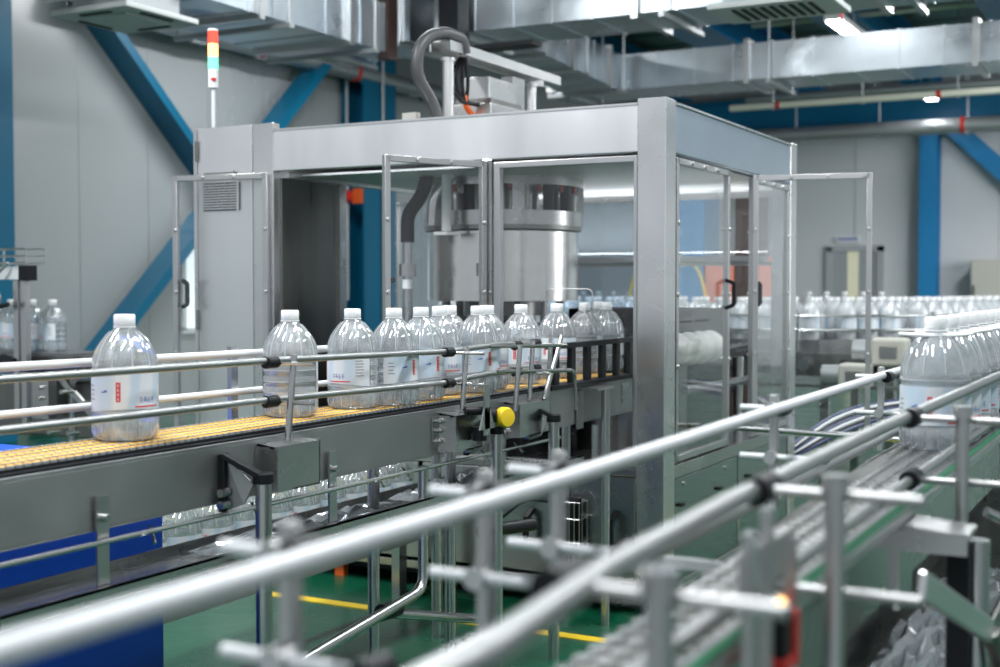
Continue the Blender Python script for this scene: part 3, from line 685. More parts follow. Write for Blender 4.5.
b = MB().tube([(-2.41, YF+.026, 1.19), (-2.41, YF+.026, 1.355), (-2.19, YF+.026, 1.355), (-2.19, YF+.026, 1.19)], .0025, 8, rad=.03); b.build('cutout_edge', 'alu', M)
# back and left glass
for x0, x1, gm in ((-2.70, XR-.1, 'pane'), (-3.36, -2.72, 'pane_blue')):
    MB().box(x0, x1, YB-.02, YB-.015, .62, 1.885).build('window_pane', gm, M)
MB().box(XM+.09, XR-.1, YB-.05, YB-.02, 1.85, 1.885).box(XM+.09, XR-.1, YB-.05, YB-.02, 1.48, 1.50).box(-2.73, -2.70, YB-.05, YB-.02, .62, 1.85).build('window_frame', 'steel', M)
for x in (-3.2, -2.95, -2.6, -2.3, -2.1): MB().cyl((x, YB-.05, 1.867), (x, YB-.065, 1.867), .009, 8).build('screw', 'alu', M)

# hinged glass doors
def glass_door(p, q, z0, z1, handle_at=None, name='glass_door', lb=None):
    p, q = Vector((*p, 0)), Vector((*q, 0)); d = (q-p).normalized(); n_ = Vector((-d.y, d.x, 0))
    fw = .026; b = MB(); Z = lambda v, z: (v.x, v.y, z); L = (q-p).length
    b.bar(Z(p, z0), Z(p, z1), fw, fw, d).bar(Z(q, z0), Z(q, z1), fw, fw, d)
    b.bar(Z(p, z1-fw/2), Z(q, z1-fw/2), fw, fw).bar(Z(p, z0+fw/2), Z(q, z0+fw/2), fw, fw)
    for sg_ in (-1, 1):                                     # screw heads sunk into the frame
        for c in (p, q):
            k = 0
            while z0+.1+k*.3 < z1: b.cyl(Z(c, z0+.1+k*.3), Z(c+n_*sg_*(fw/2+.008), z0+.1+k*.3), .009, 8); k += 1
        k = 1
        while k*.17 < L: c = p+d*(k*.17); b.cyl(Z(c, z1-fw/2), Z(c+n_*sg_*(fw/2+.008), z1-fw/2), .009, 8); k += 1
    o = b.build(name, 'alu', M, .0015)
    if lb: o['label'] = lb
    g = MB().bar(Z(p+d*fw/2, (z0+z1)/2), Z(q-d*fw/2, (z0+z1)/2), .005, z1-z0-2*fw); go = g.build('pane', 'pane', None); go.parent = o; go.location = -Vector(M.location)
    if handle_at is not None:
        c = p.lerp(q, handle_at[0]); z = handle_at[1]; nn = n_*handle_at[2]; h = MB()
        pts = [Z(c, z-.065), Z(c+nn*.04, z-.05), Z(c+nn*.04, z+.05), Z(c, z+.065)]
        for a_, b_ in zip(pts, pts[1:]): h.bar(a_, b_, .016, .017, tuple(d))
        ho = h.build('handle', 'black', None); ho.parent = o; ho.location = -Vector(M.location)
    return o
glass_door((-3.87, YF-.02), (-4.36, 4.80), .64, 1.905, (.93, 1.33, -1), lb='open glass door swung out beside the control cabinet')
glass_door((-2.69, YF-.02), (-2.90, 4.44), .64, 1.905, (.93, 1.33, -1), lb='open glass door beside the rotating head')
glass_door((XR+.01, 6.11), (-1.33, 6.22), .64, 1.905, None, lb='open glass door reaching out from the side face')
glass_door((XR-.015, 5.06), (XR-.015, 5.74), .63, 1.90, (.985, 1.33, -1), lb='closed glass door next to the corner column')
glass_door((XR-.015, 6.13), (XR-.015, 6.74), .63, 1.90, (.02, 1.33, -1), lb='glass panel next to the rear side column')
glass_door((XM-.02, 6.55), (-4.45, 6.95), .64, 1.905, None, lb='open blue tinted door behind the machine')
# inner wall of the cabinet side
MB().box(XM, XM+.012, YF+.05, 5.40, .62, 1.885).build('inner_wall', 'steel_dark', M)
MB().box(XM-.002, XM+.03, 5.40, 5.46, .12, 1.885).build('frame_column', 'steel', M)

# control cabinet joined to the machine
CB = MB().box(XL, XM-.12, YF+.01, 5.4, .09, 2.145).build('control_cabinet', 'steel_panel', M, .002)
def sub(mb, name, mat, par, bevel=0):
    o = mb.build(name, mat, None, bevel); o.parent = par; off = Vector((0, 0, 0)); q = par
    while q is not None: off += Vector(q.location); q = q.parent
    o.location = -off; return o
sub(MB().box(XL+.028, XM-.125, YF-.004, YF+.01, .12, 2.143), 'cabinet_door', 'steel_panel', CB, .002)
sub(MB().box(XL, XL+.024, YF-.004, YF+.01, .09, 2.145), 'door_jamb', 'steel_light', CB)
b = MB().box(XL+.07, XL+.285, YF-.014, YF-.004, 1.735, 1.87); sub(b, 'vent', 'black_soft', CB)
b = MB()
for i in range(10): b.box(XL+.075, XL+.28, YF-.020, YF-.014, 1.741+i*.0128, 1.748+i*.0128)
b.box(XL+.066, XL+.074, YF-.020, YF-.012, 1.732, 1.873).box(XL+.281, XL+.289, YF-.020, YF-.012, 1.732, 1.873)
sub(b, 'louver', 'steel_light', CB)
sub(MB().box(XL+.07, XL+.27, YF-.010, YF-.004, 1.915, 1.921).cyl((XL+.27, YF-.01, 1.918), (XL+.27, YF-.02, 1.918), .008, 8), 'trim_bar', 'steel_dark', CB)
for z in (2.03, 1.2, .4): sub(MB().cyl((XL+.026, YF-.012, z-.05), (XL+.026, YF-.012, z+.05), .008, 10), 'hinge', 'steel_dark', CB)

# rotating head
CX, CY = -3.08, 5.8
DR = MB().ring((CX, CY), .385, .37, 1.295, 1.635, 64).lathe([(.372, 1.60), (.372, 1.61)], (CX, CY, 0), 64).build('drum', 'rotor_steel', M)
sub(MB().lathe([(.20, 1.22), (.20, 1.30)], (CX, CY, 0), 40), 'drum_hub', 'steel_dark', DR)
MB().lathe([(.11, .62), (.11, 1.60), (.15, 1.62), (.15, 1.9)], (CX, CY, 0), 32).build('center_shaft', 'steel', M)
RG = MB().ring((CX, CY), .41, .30, 1.86, 1.95, 64).ring((CX, CY), .41, .30, 1.665, 1.735, 64).build('head_ring', 'steel', M)
sub(MB().ring((CX, CY), .40, .2, 1.645, 1.665, 64), 'ring_base', 'steel_dark', RG)
for i in range(16):
    a = 2*PI*i/16; x, y = CX+.35*math.cos(a), CY+.35*math.sin(a)
    MB().cyl((x, y, 1.735), (x, y, 1.86), .028, 12).build('capping_head', 'steel_dark' if i % 3 else 'black', M)
for i in range(16):
    a = 2*PI*(i+.5)/16; x, y = CX+.37*math.cos(a), CY+.37*math.sin(a); MB().cyl((x, y, 1.83), (x, y, 1.86), .012, 8).build('red_plug', 'red', M)
for a in (-2.2, -.9, .5, 2.0):
    c, s_ = math.cos(a), math.sin(a); MB().box(-.03, .03, -.03, .03, 0, 0).build('spacer', 'steel', M) if False else None
    MB().bar((CX+.395*c, CY+.395*s_, 1.735), (CX+.395*c, CY+.395*s_, 1.86), .06, .03, (c, s_, 0)).build('ring_strut', 'steel', M)
MB().box(-3.7, -2.1, 4.97, 5.03, 1.945, 1.975).build('added_fill_strip', 'fill_glow', M)  # glowing strip added behind the header to brighten the machine interior
MB().box(-3.7, -2.0, YB-.19, YB-.05, 1.50, 1.53).build('fill_housing', 'alu', M)  # housing added to carry the interior fill light
area('interior_fill', (-2.85, YB-.16, 1.56), 1.6, .05, 5, rot=(PI-math.radians(12), 0, 0))  # fill light added to brighten the ceiling panel from below
# bottle star wheel and black machinery under the head
SW = MB(); npk = 12; pts = []
for i in range(npk*6):
    a = 2*PI*i/(npk*6); rr = .42-.055*max(0, math.cos(npk*a))**.7 if math.cos(npk*a) > 0 else .42
    pts.append((CX+rr*math.cos(a), CY+rr*math.sin(a), 1.155))
SW.prism(pts, (0, 0, .02)); SW.prism([(p[0], p[1], 1.02) for p in pts], (0, 0, .02)); SW.build('star_wheel', 'black', M)
MB().lathe([(.16, .62), (.16, 1.2)], (CX, CY, 0), 32).build('wheel_hub', 'black_soft', M)
for i in range(12):
    a = 2*PI*i/12+.2; x, y = CX+.30*math.cos(a), CY+.30*math.sin(a)
    MB().cyl((x, y, 1.175), (x, y, 1.31), .022, 12, .016).build('cap_chuck', 'steel_dark' if i % 2 else 'black', M)
MB().box(-2.62, -2.55, 4.98, 5.5, .62, 1.20).box(-2.62, -2.30, 5.52, 5.56, .9, 1.17).build("guide_block", 'black', M)
b = MB().box(-2.9, -2.2, 6.2, 6.75, .62, 1.25); b.build('gear_box', 'black_soft', M, .01)
MB().box(-3.7, -3.4, 5.3, 6.3, .62, 1.0).build('gear_box', 'steel_dark', M, .01)
MB().cyl((-2.35, 5.5, .62), (-2.35, 5.5, .80), .16, 28).cyl((-2.35, 5.5, .82), (-2.35, 5.5, .84), .19, 28).build('turn_plate', 'steel_dark', M)
for i in range(10):
    x = -3.6+i*.15+random.uniform(-.03, .03); y = 5.0+random.uniform(0, .25); MB().cyl((x, y, .62), (x, y, .70+random.uniform(0, .12)), .014, 8).build('adjuster', 'tube_steel', M)
# standing tubes and bent hose in the window
for x, nm in ((-3.34, 0), (-2.91, 1)):
    y = 5.3
    MB().cyl((x, y, .62), (x, y, 1.60 if nm == 0 else 1.9), .022, 16).build('standing_tube', 'tube_steel', M)
    MB().cyl((x, y, 1.415), (x, y, 1.475), .042, 16).build('tube_clamp', 'steel', M)
    MB().cyl((x, y, 1.355), (x, y, 1.40), .026, 16).build('tube_collar', 'white', M)
MB().tube([(-3.34, 5.3, 1.58), (-3.34, 5.3, 1.72), (-3.27, 5.32, 1.80), (-3.25, 5.34, 1.905)], .034, 14, rad=.08).build('bent_hose', 'black_soft', M)
MB().tube([(-3.20, 5.3, 1.66), (-3.19, 5.3, 1.80), (-3.12, 5.35, 1.90)], .026, 14, rad=.08).build('bent_tube', 'tube_steel', M)
MB().cyl((-3.12, 5.3, 1.63), (-3.12, 5.3, 1.9), .024, 18).lathe([(.07, 1.61), (.07, 1.625)], (-3.12, 5.3, 0), 6).build('guide_column', 'white_glossy', M)
# white spiral rollers on a rod, seen in the side window
MB().box(-2.20, -2.14, 5.5, 5.95, .62, 1.02).build('roller_frame', 'steel_dark', M)
for i in range(4):
    y = 5.58+i*.155; r_ = .08
    MB().lathe([(.02, -.05), (r_*.8, -.045), (r_, -.01), (r_, .01), (r_*.8, .045), (.02, .05)], seg=28).build('white_roller', 'white_glossy', None)
    o = bpy.data.objects['white_roller' if i == 0 else 'white_roller.%03d' % i]; o.parent = M
    o.rotation_euler = (PI/2, 0, -.5); o.location = Vector((-2.08, y+.06, 1.07))-Vector(M.location)
MB().cyl((-2.08, 5.40, 1.05), (-2.02, 6.62, 1.06), .014, 12).build('roller_rod', 'tube_steel', M)
MB().cyl((-2.05, 5.66, .88), (-2.0, 6.75, .88), .022, 12).build('roller_rod', 'tube_steel', M)
MB().cyl((-2.05, 6.48, .62), (-2.05, 6.48, 1.0), .02, 12, .03).build('roller_support', 'alu', M)
MB().cyl((-2.04, 5.4, .62), (-2.04, 5.4, .80), .05, 16, .015).build('roller_support', 'alu', M)
MB().box(-2.5, -2.3, 6.3, 6.8, .62, 1.17).build('side_gear_box', 'black_soft', M)
MB().tube([(-2.2, 6.3, .9), (-2.1, 6.55, .8), (-2.0, 6.5, 1.05)], .006, 8, rad=.05).build('blue_hose', 'blue_cable', M)

# mast on the roof
MX = -3.25
MB().box(MX-.22, MX+.10, 5.45, 6.25, 2.10, 2.17).prism([(MX-.22, 5.45, 2.17), (MX+.10, 5.45, 2.17), (MX+.10, 5.65, 2.23), (MX-.22, 5.65, 2.23)], (0, .01, -.02)).build('roof_box', 'beige', M, .006)
mb = MB()
mb.bar((MX, 5.46, 2.57), (MX, 6.72, 2.57), .11, .008).bar((MX+.055, 5.46, 2.548), (MX+.055, 6.72, 2.548), .008, .05).bar((MX-.055, 5.46, 2.548), (MX-.055, 6.72, 2.548), .008, .05)
mb.build('mast_beam', 'alu', M)
for y in (5.54, 6.46): MB().cyl((MX, y, 2.10), (MX, y, 2.50), .028, 20).cyl((MX, y, 2.485), (MX, y, 2.50), .036, 20).build('mast_pillar', 'alu', M)
MB().box(MX-.14, MX+.10, 5.80, 6.20, 2.17, 2.31).build('motor_base', 'steel', M, .006)
MB().box(MX-.10, MX+.07, 5.84, 6.12, 2.335, 2.45).build('lift_motor', 'steel', M, .006)
MB().box(MX-.12, MX+.09, 5.82, 6.16, 2.31, 2.335).build('motor_seal', 'steel_dark', M)
MB().box(MX-.01, MX+.06, 6.12, 6.26, 2.10, 2.49).build('mast_plate', 'steel', M)
MB().tube([(MX+.06, 5.38, 2.10), (MX+.02, 5.36, 2.26), (MX-.03, 5.28, 2.38), (MX-.02, 5.30, 2.54), (MX+.02, 5.44, 2.615), (MX+.05, 5.60, 2.60), (MX+.05, 5.62, 2.53)], .030, 16, rad=.10).build('roof_hose', 'rubber', M)
for i in range(4): MB().tube([(MX+.01*i, 5.66, 2.52), (MX-.03+.02*i, 5.6+.03*i, 2.40), (MX+.0, 5.66+.02*i, 2.30), (MX+.05, 5.9, 2.30)], .010, 8, rad=.04).build('roof_cable', 'black', M)
MB().tube([(MX, 5.70, 2.34), (MX, 5.72, 2.28), (MX, 5.8, 2.24)], .016, 8, rad=.03).build('red_hose', 'orange', M)
MB().box(XM+.42, XM+.50, 5.38, 5.42, 2.10, 2.22).build('roof_screen', 'beige', M)
MB().cyl((-3.42, 5.9, .02), (-3.42, 6.0, .02), .01, 8).build('cable_end', 'black', M)
MB().box(-3.53, -3.48, 4.95, 4.99, .0, .05).build('orange_foot', 'orange', M)

# signal tower
t = thing('signal_tower', 'lit signal tower with red, amber and green lights on the control cabinet', 'signal light', (-4.29, 5.0, 2.145))
def cy_(z0, z1, r, nm, mt): MB().cyl((-4.29, 5.0, z0), (-4.29, 5.0, z1), r, 20).build(nm, mt, t)
cy_(2.145, 2.355, .010, 'pole', 'rail_white'); cy_(2.355, 2.445, .025, 'base_housing', 'white'); cy_(2.445, 2.508, .025, 'green_light', 'lamp_green')
cy_(2.508, 2.572, .025, 'amber_light', 'lamp_amber'); cy_(2.572, 2.636, .025, 'red_light', 'lamp_red'); cy_(2.636, 2.646, .026, 'top_cap', 'white')
MB().box(-4.275, -4.262, 4.965, 4.99, 2.385, 2.40).build('sticker', 'label_red', t)

# basket with coiled cable hung on the machine front
t = thing('wire_basket', 'tall wire basket holding coiled black cables on the machine front', 'basket', (-2.26, 4.84, .2))
b = MB()
for i in range(7):
    x = -2.33+i*.023; b.cyl((x, 4.80, .13), (x, 4.80, .47), .002, 6); b.cyl((x, 4.88, .13), (x, 4.88, .47), .002, 6)
for z in (.13, .2, .3, .4, .47): b.tube([(-2.33, 4.80, z), (-2.19, 4.80, z), (-2.19, 4.88, z), (-2.33, 4.88, z), (-2.33, 4.80, z)], .0022, 6)
b.build('wire_cage', 'alu', t)
b = MB()
for i in range(7): b.tube([(-2.30+i*.011, 4.82, .16), (-2.30+i*.011, 4.83, .44), (-2.28+i*.011, 4.86, .49), (-2.27+i*.009, 4.86, .44), (-2.28+i*.01, 4.86, .17)], .006, 8, rad=.03)
b.build('coiled_cable', 'black', t)
b = MB().tube([(-2.34, 4.83, .46), (-2.44, 4.80, .47), (-2.58, 4.76, .35)], .006, 8, rad=.05); b.build('loose_cable', 'black', t)

# ------------------------------------------------------------------ unit beside the wall with cable tray and bottles
t = thing('accumulation_conveyor', 'short steel conveyor carrying labelled bottles near the blue wall column', 'conveyor', (-6.3, 5.4, 0))
MB().box(-8.0, -5.56, 5.26, 5.56, .93, .985).build('belt', 'chain_grey', t)
MB().box(-8.0, -5.5, 5.22, 5.26, .86, .97).box(-8.0, -5.5, 5.56, 5.60, .86, .97).box(-5.56, -5.46, 5.24, 5.6, .88, .97).build('side_panel', 'steel_dark', t)
MB().box(-8.0, -5.35, 5.30, 5.55, .50, .82).build('housing', 'steel_dark', t, .01)
MB().bar((-5.60, 5.20, .86), (-5.30, 5.20, .62), .02, .035).build('brace', 'steel', t)
MB().box(-5.85, -5.62, 5.14, 5.2, .62, .84).build('mount_plate', 'steel', t)
for x, z in ((-5.68, .80), (-5.68, .74), (-5.68, .68), (-5.55, .92), (-5.8, .92), (-5.5, .78), (-5.45, .55), (-5.6, .55), (-5.35, .72)): MB().cyl((x, 5.2, z), (x, 5.12, z), .014, 8).build('bolt', 'tube_steel', t)
MB().cyl((-5.9, 5.15, .90), (-5.62, 5.10, .90), .02, 10).cyl((-6.0, 5.16, .95), (-5.85, 5.12, .93), .03, 10).build('knob_rod', 'black', t)
for x in (-7.6, -5.6):
    for y in (5.3, 5.52): MB().cyl((x, y, 0), (x, y, .9), .025, 12).build('leg', 'tube_steel', t)
MB().cyl((-5.46, 5.4, .93), (-5.2, 5.4, .93), .012, 8).cyl((-5.25, 5.4, .80), (-5.25, 5.4, 1.0), .022, 12).build('stub_post', 'tube_steel', t)
t = thing('sensor_gantry', 'white aluminium gantry with black end cap and wire cable tray', 'gantry', (-5.8, 5.15, .6))
MB().box(-5.81, -5.77, 5.12, 5.16, .58, 1.40).box(-5.87, -5.83, 5.12, 5.16, .62, 1.40).build('post', 'alu', t, .003)
MB().box(-8.0, -5.80, 5.12, 5.18, 1.405, 1.48).build('cross_beam', 'rail_white', t, .003)
MB().box(-5.80, -5.74, 5.10, 5.18, 1.40, 1.485).build('end_cap', 'black', t)
b = MB()
for z in (1.50, 1.54, 1.58):
    for y in (5.10, 5.24): b.cyl((-8.0, y, z), (-5.74, y, z), .004, 6)
k = 0
while k < 12:
    x = -5.74-k*.17; b.tube([(x, 5.10, 1.58), (x, 5.10, 1.495), (x, 5.24, 1.495), (x, 5.24, 1.58)], .004, 6); k += 1
b.build('cable_tray', 'alu', t)
MB().tube([(-5.86, 5.08, 1.50), (-5.95, 5.06, 1.42), (-6.03, 5.06, 1.32), (-5.99, 5.06, 1.23), (-5.92, 5.06, 1.24), (-5.90, 5.06, 1.32), (-5.96, 5.06, 1.36), (-6.02, 5.06, 1.3), (-5.98, 5.06, 1.24)], .010, 8, rad=.04).build('cable_loop', 'alu', t)
MB().cyl((-5.93, 5.06, 1.25), (-5.84, 5.06, 1.265), .014, 10).build('sensor', 'black', t)
MB().cyl((-5.97, 5.05, 1.26), (-5.94, 5.05, 1.262), .012, 10).build('sensor_tip', 'red', t)
for i, lb in enumerate(('labelled bottle beside the gantry post, at the conveyor end', 'labelled bottle half behind the aluminium gantry post', 'labelled bottle with red mark under the coiled cable loop', 'labelled bottle under the wire tray, cut by the photo edge')):
    place(pb, -5.87-i*.17, 5.41, .985, -.75+.3*i, lb, 'bottles on the accumulation conveyor')

# ------------------------------------------------------------------ near conveyor with guide rails
t = thing('outfeed_conveyor', 'near steel conveyor with tall guide rails carrying the large bottles', 'conveyor', (-.55, 2.5, 0))
ya, yb = .45, 9.0
MB().prism([(-.50, ya, .955), (-.43, ya, .955), (-.43, yb, .955), (-.60, yb, .955), (-.60, 2.9, .955), (-.577, 2.17, .955), (-.546, 1.63, .955), (-.528, 1.3, .955)], (0, 0, .03)).build('belt', 'steel_dark', t)
MB().box(-.43, -.415, ya, yb, .86, .975).prism([(-.51, ya, .87), (-.50, ya, .87), (-.546, 1.63, .87), (-.60, 2.9, .87), (-.60, yb, .87), (-.612, yb, .87), (-.612, 2.9, .87), (-.558, 1.63, .87)], (0, 0, .11)).build('side_panel', 'steel', t)
MB().box(-.435, -.400, ya, yb, .975, .988).build('top_flange', 'alu', t)
MB().box(-.419, -.409, ya, yb, .988, .994).build('wear_strip', 'green_strip', t)
rl = MB(); ry = ya+.02
while ry < 3.6:
    for j in range(4):
        xx = -.452-j*.026*(1+.25*max(0, min(1, (ry-1.2)/1.7))); rl.prism([(xx, ry, .9852), (xx+.012, ry+.018, .9852), (xx, ry+.036, .9852), (xx-.012, ry+.018, .9852)], (0, 0, .0025))
    ry += .040
tag(rl.build('belt_plates', 'steel_light', t), kind='stuff')
rail(t, [(-.665, .3, 1.130), (-.652, .8, 1.130), (-.655, 1.4, 1.130), (-.676, 2.3, 1.130), (-.695, 3.45, 1.130), (-.70, 8.9, 1.13)], .0105, 'rail_white')
rail(t, [(-.385, .35, 1.127), (-.390, .72, 1.127), (-.418, .97, 1.127), (-.433, 1.36, 1.127), (-.437, 2.1, 1.128), (-.425, 3.6, 1.130), (-.42, 8.9, 1.13)], .0115, 'rail_grey')
rail(t, [(-.43, .9, 1.012), (-.43, 8.9, 1.022)], .009, 'rail_grey')
rail(t, [(-.60, .5, 1.015), (-.615, 8.9, 1.015)], .009, 'rail_grey')
def far_post(y, zt=1.15, zb=.93, x=-.705):
    MB().box(x-.007, x+.007, y-.009, y+.009, zb, zt).build('rail_post', 'rod_steel', t)
    for z in (1.125, 1.03):
        MB().cyl((x-.062, y-.018, z), (-.675 if z > 1.1 else -.62, y-.018, z), .0065, 10).build('cross_rod', 'rail_white', t)
        MB().cyl((-.685 if z > 1.1 else -.61, y-.03, z), (-.685 if z > 1.1 else -.61, y+.01, z), .0145, 12).build('rail_clamp', 'black', t)
        MB().cyl((x, y-.03, z), (x, y-.008, z), .013, 10).build('clamp_nut', 'alu', t)
for y in (.92, 1.285, 1.48, 2.46, 3.46, 5.0, 6.8): far_post(y)
for y in (1.9, 4.2, 6.0): MB().box(-.72, -.60, y-.01, y+.01, .92, .935).build('post_foot', 'alu', t)
def near_post(y, x=-.340, zb=.93, r=.0115):
    MB().cyl((x, y, zb), (x, y, 1.148), r, 14).cyl((x, y, 1.132), (x, y, 1.152), r*1.35, 14).build('rail_post', 'steel', t)
    for z, dx in ((1.126, -.43), (1.015, -.43)):
        MB().cyl((-.425, y+.02, z), (x+.09, y+.02, z), .0062, 10).build('cross_rod', 'rod_steel', t)
        MB().cyl((dx, y-.005, z), (dx, y+.055, z), .0175, 14).build('rail_clamp', 'black', t)
for y in (.889, 1.43, 2.36, 3.7, 5.4, 7.2): near_post(y)
# bracket arms and legs of the near side
for y in (2.2, 4.3, 6.6):
    MB().prism([(-.415, y-.05, .965), (-.415, y+.06, .965), (-.30, y+.06, .955), (-.30, y-.05, .955)], (0, 0, .008)).box(-.415, -.405, y-.05, y+.06, .83, .965).box(-.415, -.30, y-.055, y-.05, .93, .965).build('bracket_arm', 'steel', t)
    MB().box(-.335, -.30, y-.03, y+.0, .70, .94).build('bracket_plate', 'black_soft', t)
    MB().cyl((-.30, y+.05, 0), (-.30, y+.05, .94), .022, 18).build('leg', 'tube_steel', t)
    MB().cyl((-.57, y+.05, 0), (-.57, y+.05, .90), .022, 18).build('leg', 'tube_steel', t)
    MB().cyl((-.30, y+.05, .35), (-.57, y+.05, .35), .017, 14).build('cross_tube', 'tube_steel', t)
bh = make_bottle(120, True, True); snap(bh)
ol = ['foremost big bottle with white carry ring on the near conveyor', 'second bottle in the near row, its red label strip showing', 'third bottle in the near row behind the clamp', 'fourth bottle in the near row',
      'fifth bottle in the near row', 'sixth bottle in the near row', 'seventh bottle in the near row', 'eighth bottle in the near row', 'ninth bottle in the near row', 'tenth bottle in the near row']
for i in range(20): place(bh, -.508, 3.10+i*.168, .987, .45+.25*math.sin(i*1.7), ol[i] if i < 10 else 'bottle in the farther half of the near row, hidden behind the front ones', 'bottles with carry rings on the near conveyor')

# sensor with amber light clamped low at the near side
t = thing('photo_sensor', 'black and red sensor with a glowing amber light on upright aluminium strips', 'sensor', (-.365, 1.3, .86))
MB().box(-.386, -.358, 1.295, 1.325, .975, 1.03).build('sensor_body', 'black', t, .002)
MB().box(-.386, -.356, 1.293, 1.327, .962, .975).box(-.386, -.354, 1.325, 1.338, .962, 1.02).build('red_shell', 'red', t, .001)
MB().lathe([(.006, 0), (.006, .004), (.003, .007)], (-.366, 1.31, 1.03), 14).build('status_light', 'amber_led', t)
for yy, zt in ((1.21, 1.12), (1.27, 1.135), (1.36, 1.09)): MB().box(-.378, -.366, yy, yy+.012, .86, zt).build('mount_post', 'alu', t)
MB().box(-.38, -.372, 1.20, 1.38, 1.055, 1.10).build('mount_plate', 'alu', t); MB().box(-.384, -.372, 1.2, 1.38, .93, .95).build('mount_plate', 'alu', t)

# discharge trough and chute under the near conveyor
t = thing('film_chute', 'dark steel chute with crumpled film sloping beside the near conveyor', 'chute', (-.44, 3.0, .0))
ch = MB().prism([(-.56, 1.9, .58), (-.335, 1.9, .58), (-.335, 5.0, .70), (-.56, 5.0, .70)], (0, 0, -.01))
ch.prism([(-.56, 1.9, .58), (-.56, 5.0, .70), (-.56, 5.0, .80), (-.56, 1.9, .68)], (-.008, 0, 0)).prism([(-.335, 1.9, .58), (-.335, 5.0, .70), (-.335, 5.0, .78), (-.335, 1.9, .66)], (.008, 0, 0))
ch.build('chute_pan', 'steel_dark', t)
MB().prism([(-.345, 1.5, .30), (-.15, 1.5, .30), (-.15, 3.6, .46), (-.345, 3.6, .46)], (0, 0, -.01)).prism([(-.15, 1.5, .30), (-.15, 3.6, .46), (-.15, 3.6, .56), (-.15, 1.5, .40)], (.008, 0, 0)).prism([(-.345, 1.5, .30), (-.345, 3.6, .46), (-.345, 3.6, .57), (-.345, 1.5, .57)], (-.008, 0, 0)).build('lower_pan', 'steel_dark', t)
for y in (1.95, 4.6): MB().cyl((-.45, y, 0), (-.45, y, .58), .018, 12).build('leg', 'tube_steel', t)
for y in (1.6, 3.4): MB().cyl((-.16, y, 0), (-.16, y, .31), .018, 12).build('leg', 'tube_steel', t)
MB().cyl((-.33, 2.6, .93), (-.12, 2.75, .80), .010, 10).build('cross_rod', 'tube_steel', t)
MB().cyl((-.33, 3.3, .93), (-.05, 3.5, .74), .010, 10).build('cross_rod', 'tube_steel', t)
MB().bar((-.31, 1.80, .955), (-.27, 2.20, .80), .012, .04).build('end_stop', 'steel_light', t, .003)
MB().tube([(-.27, 2.20, .80), (-.24, 2.25, .70), (-.25, 2.25, .35)], .016, 10, rad=.05).build('curved_leg', 'steel_dark', t)
film('crumpled_film', -.44, 2.9, .625, .18, 1.3, .06, 14, 'crumpled clear film lying in the dark chute by the near conveyor', 9, (-.44, 2.9, .625))
t = thing('floor_pipe_frame', 'low stainless pipe frame on the green floor beside the chute', 'frame', (.35, 3.0, 0))
MB().tube([(.2, 3.0, 0), (.2, 3.0, .5), (.75, 3.3, .5), (.75, 3.3, 0)], .018, 12, rad=.06).cyl((.2, 3.0, .2), (.75, 3.3, .2), .014, 10).build('bent_tube', 'tube_steel', t)
MB().cyl((.15, 2.3, .52), (.15, 2.3, .0), .014, 10).cyl((.15, 2.3, .35), (.2, 3.0, .35), .014, 10).build('stay', 'tube_steel', t)

# ------------------------------------------------------------------ far bottle conveyors
pf = thing('water_bottle', 'x', 'bottle', (0, 0, 0))
MB().lathe([(.07, 0), (.078, .015), (.078, .18), (.07, .218), (.048, .25), (.024, .27), (.022, .281)], seg=20, rf=lambda tt, r, z: r*(1+.02*math.cos(5*tt)) if .1 < z < .25 else r).build('bottle_body', 'pet_far', pf)
MB().lathe([(.0255, .278), (.0255, .303)], seg=14).build('cap', 'cap_white', pf)
MB().lathe([(.0797, .076), (.0797, .165)], seg=16, a0=-2.6, a1=-.2).build('label', 'label_film', pf)
snap(pf)
path = [(-5.2, 8.9), (-3.9, 9.15), (-3.0, 9.25), (-2.35, 9.3), (-1.9, 9.6), (-1.6, 10.3), (-1.35, 11.4), (-1.1, 13.0), (-.7, 15.2)]
def along(pts, step):
    P = [Vector((*p, 0)) for p in pts]; out = []; acc = 0
    for a, b in zip(P, P[1:]):
        L = (b-a).length; d = (b-a)/L; s_ = acc
        while s_ < L: out.append((a+d*s_, Vector((-d.y, d.x, 0)))); s_ += step
        acc = s_-L
    return out
def strip(pts, off0, off1, z0, z1, mb):
    P = [Vector((*p, 0)) for p in pts]; N = []
    for i in range(len(P)):
        d = (P[min(i+1, len(P)-1)]-P[max(i-1, 0)]).normalized(); N.append(Vector((-d.y, d.x, 0)))
    for i in range(len(P)-1):
        q = [P[i]+N[i]*off0, P[i+1]+N[i+1]*off0, P[i+1]+N[i+1]*off1, P[i]+N[i]*off1]
        mb.prism([(v.x, v.y, z0) for v in q], (0, 0, z1-z0))
    return mb
def offp(pts, off, z):
    P = [Vector((*p, 0)) for p in pts]; o = []
    for i in range(len(P)):
        d = (P[min(i+1, len(P)-1)]-P[max(i-1, 0)]).normalized(); v = P[i]+Vector((-d.y, d.x, 0))*off; o.append((v.x, v.y, z))
    return o
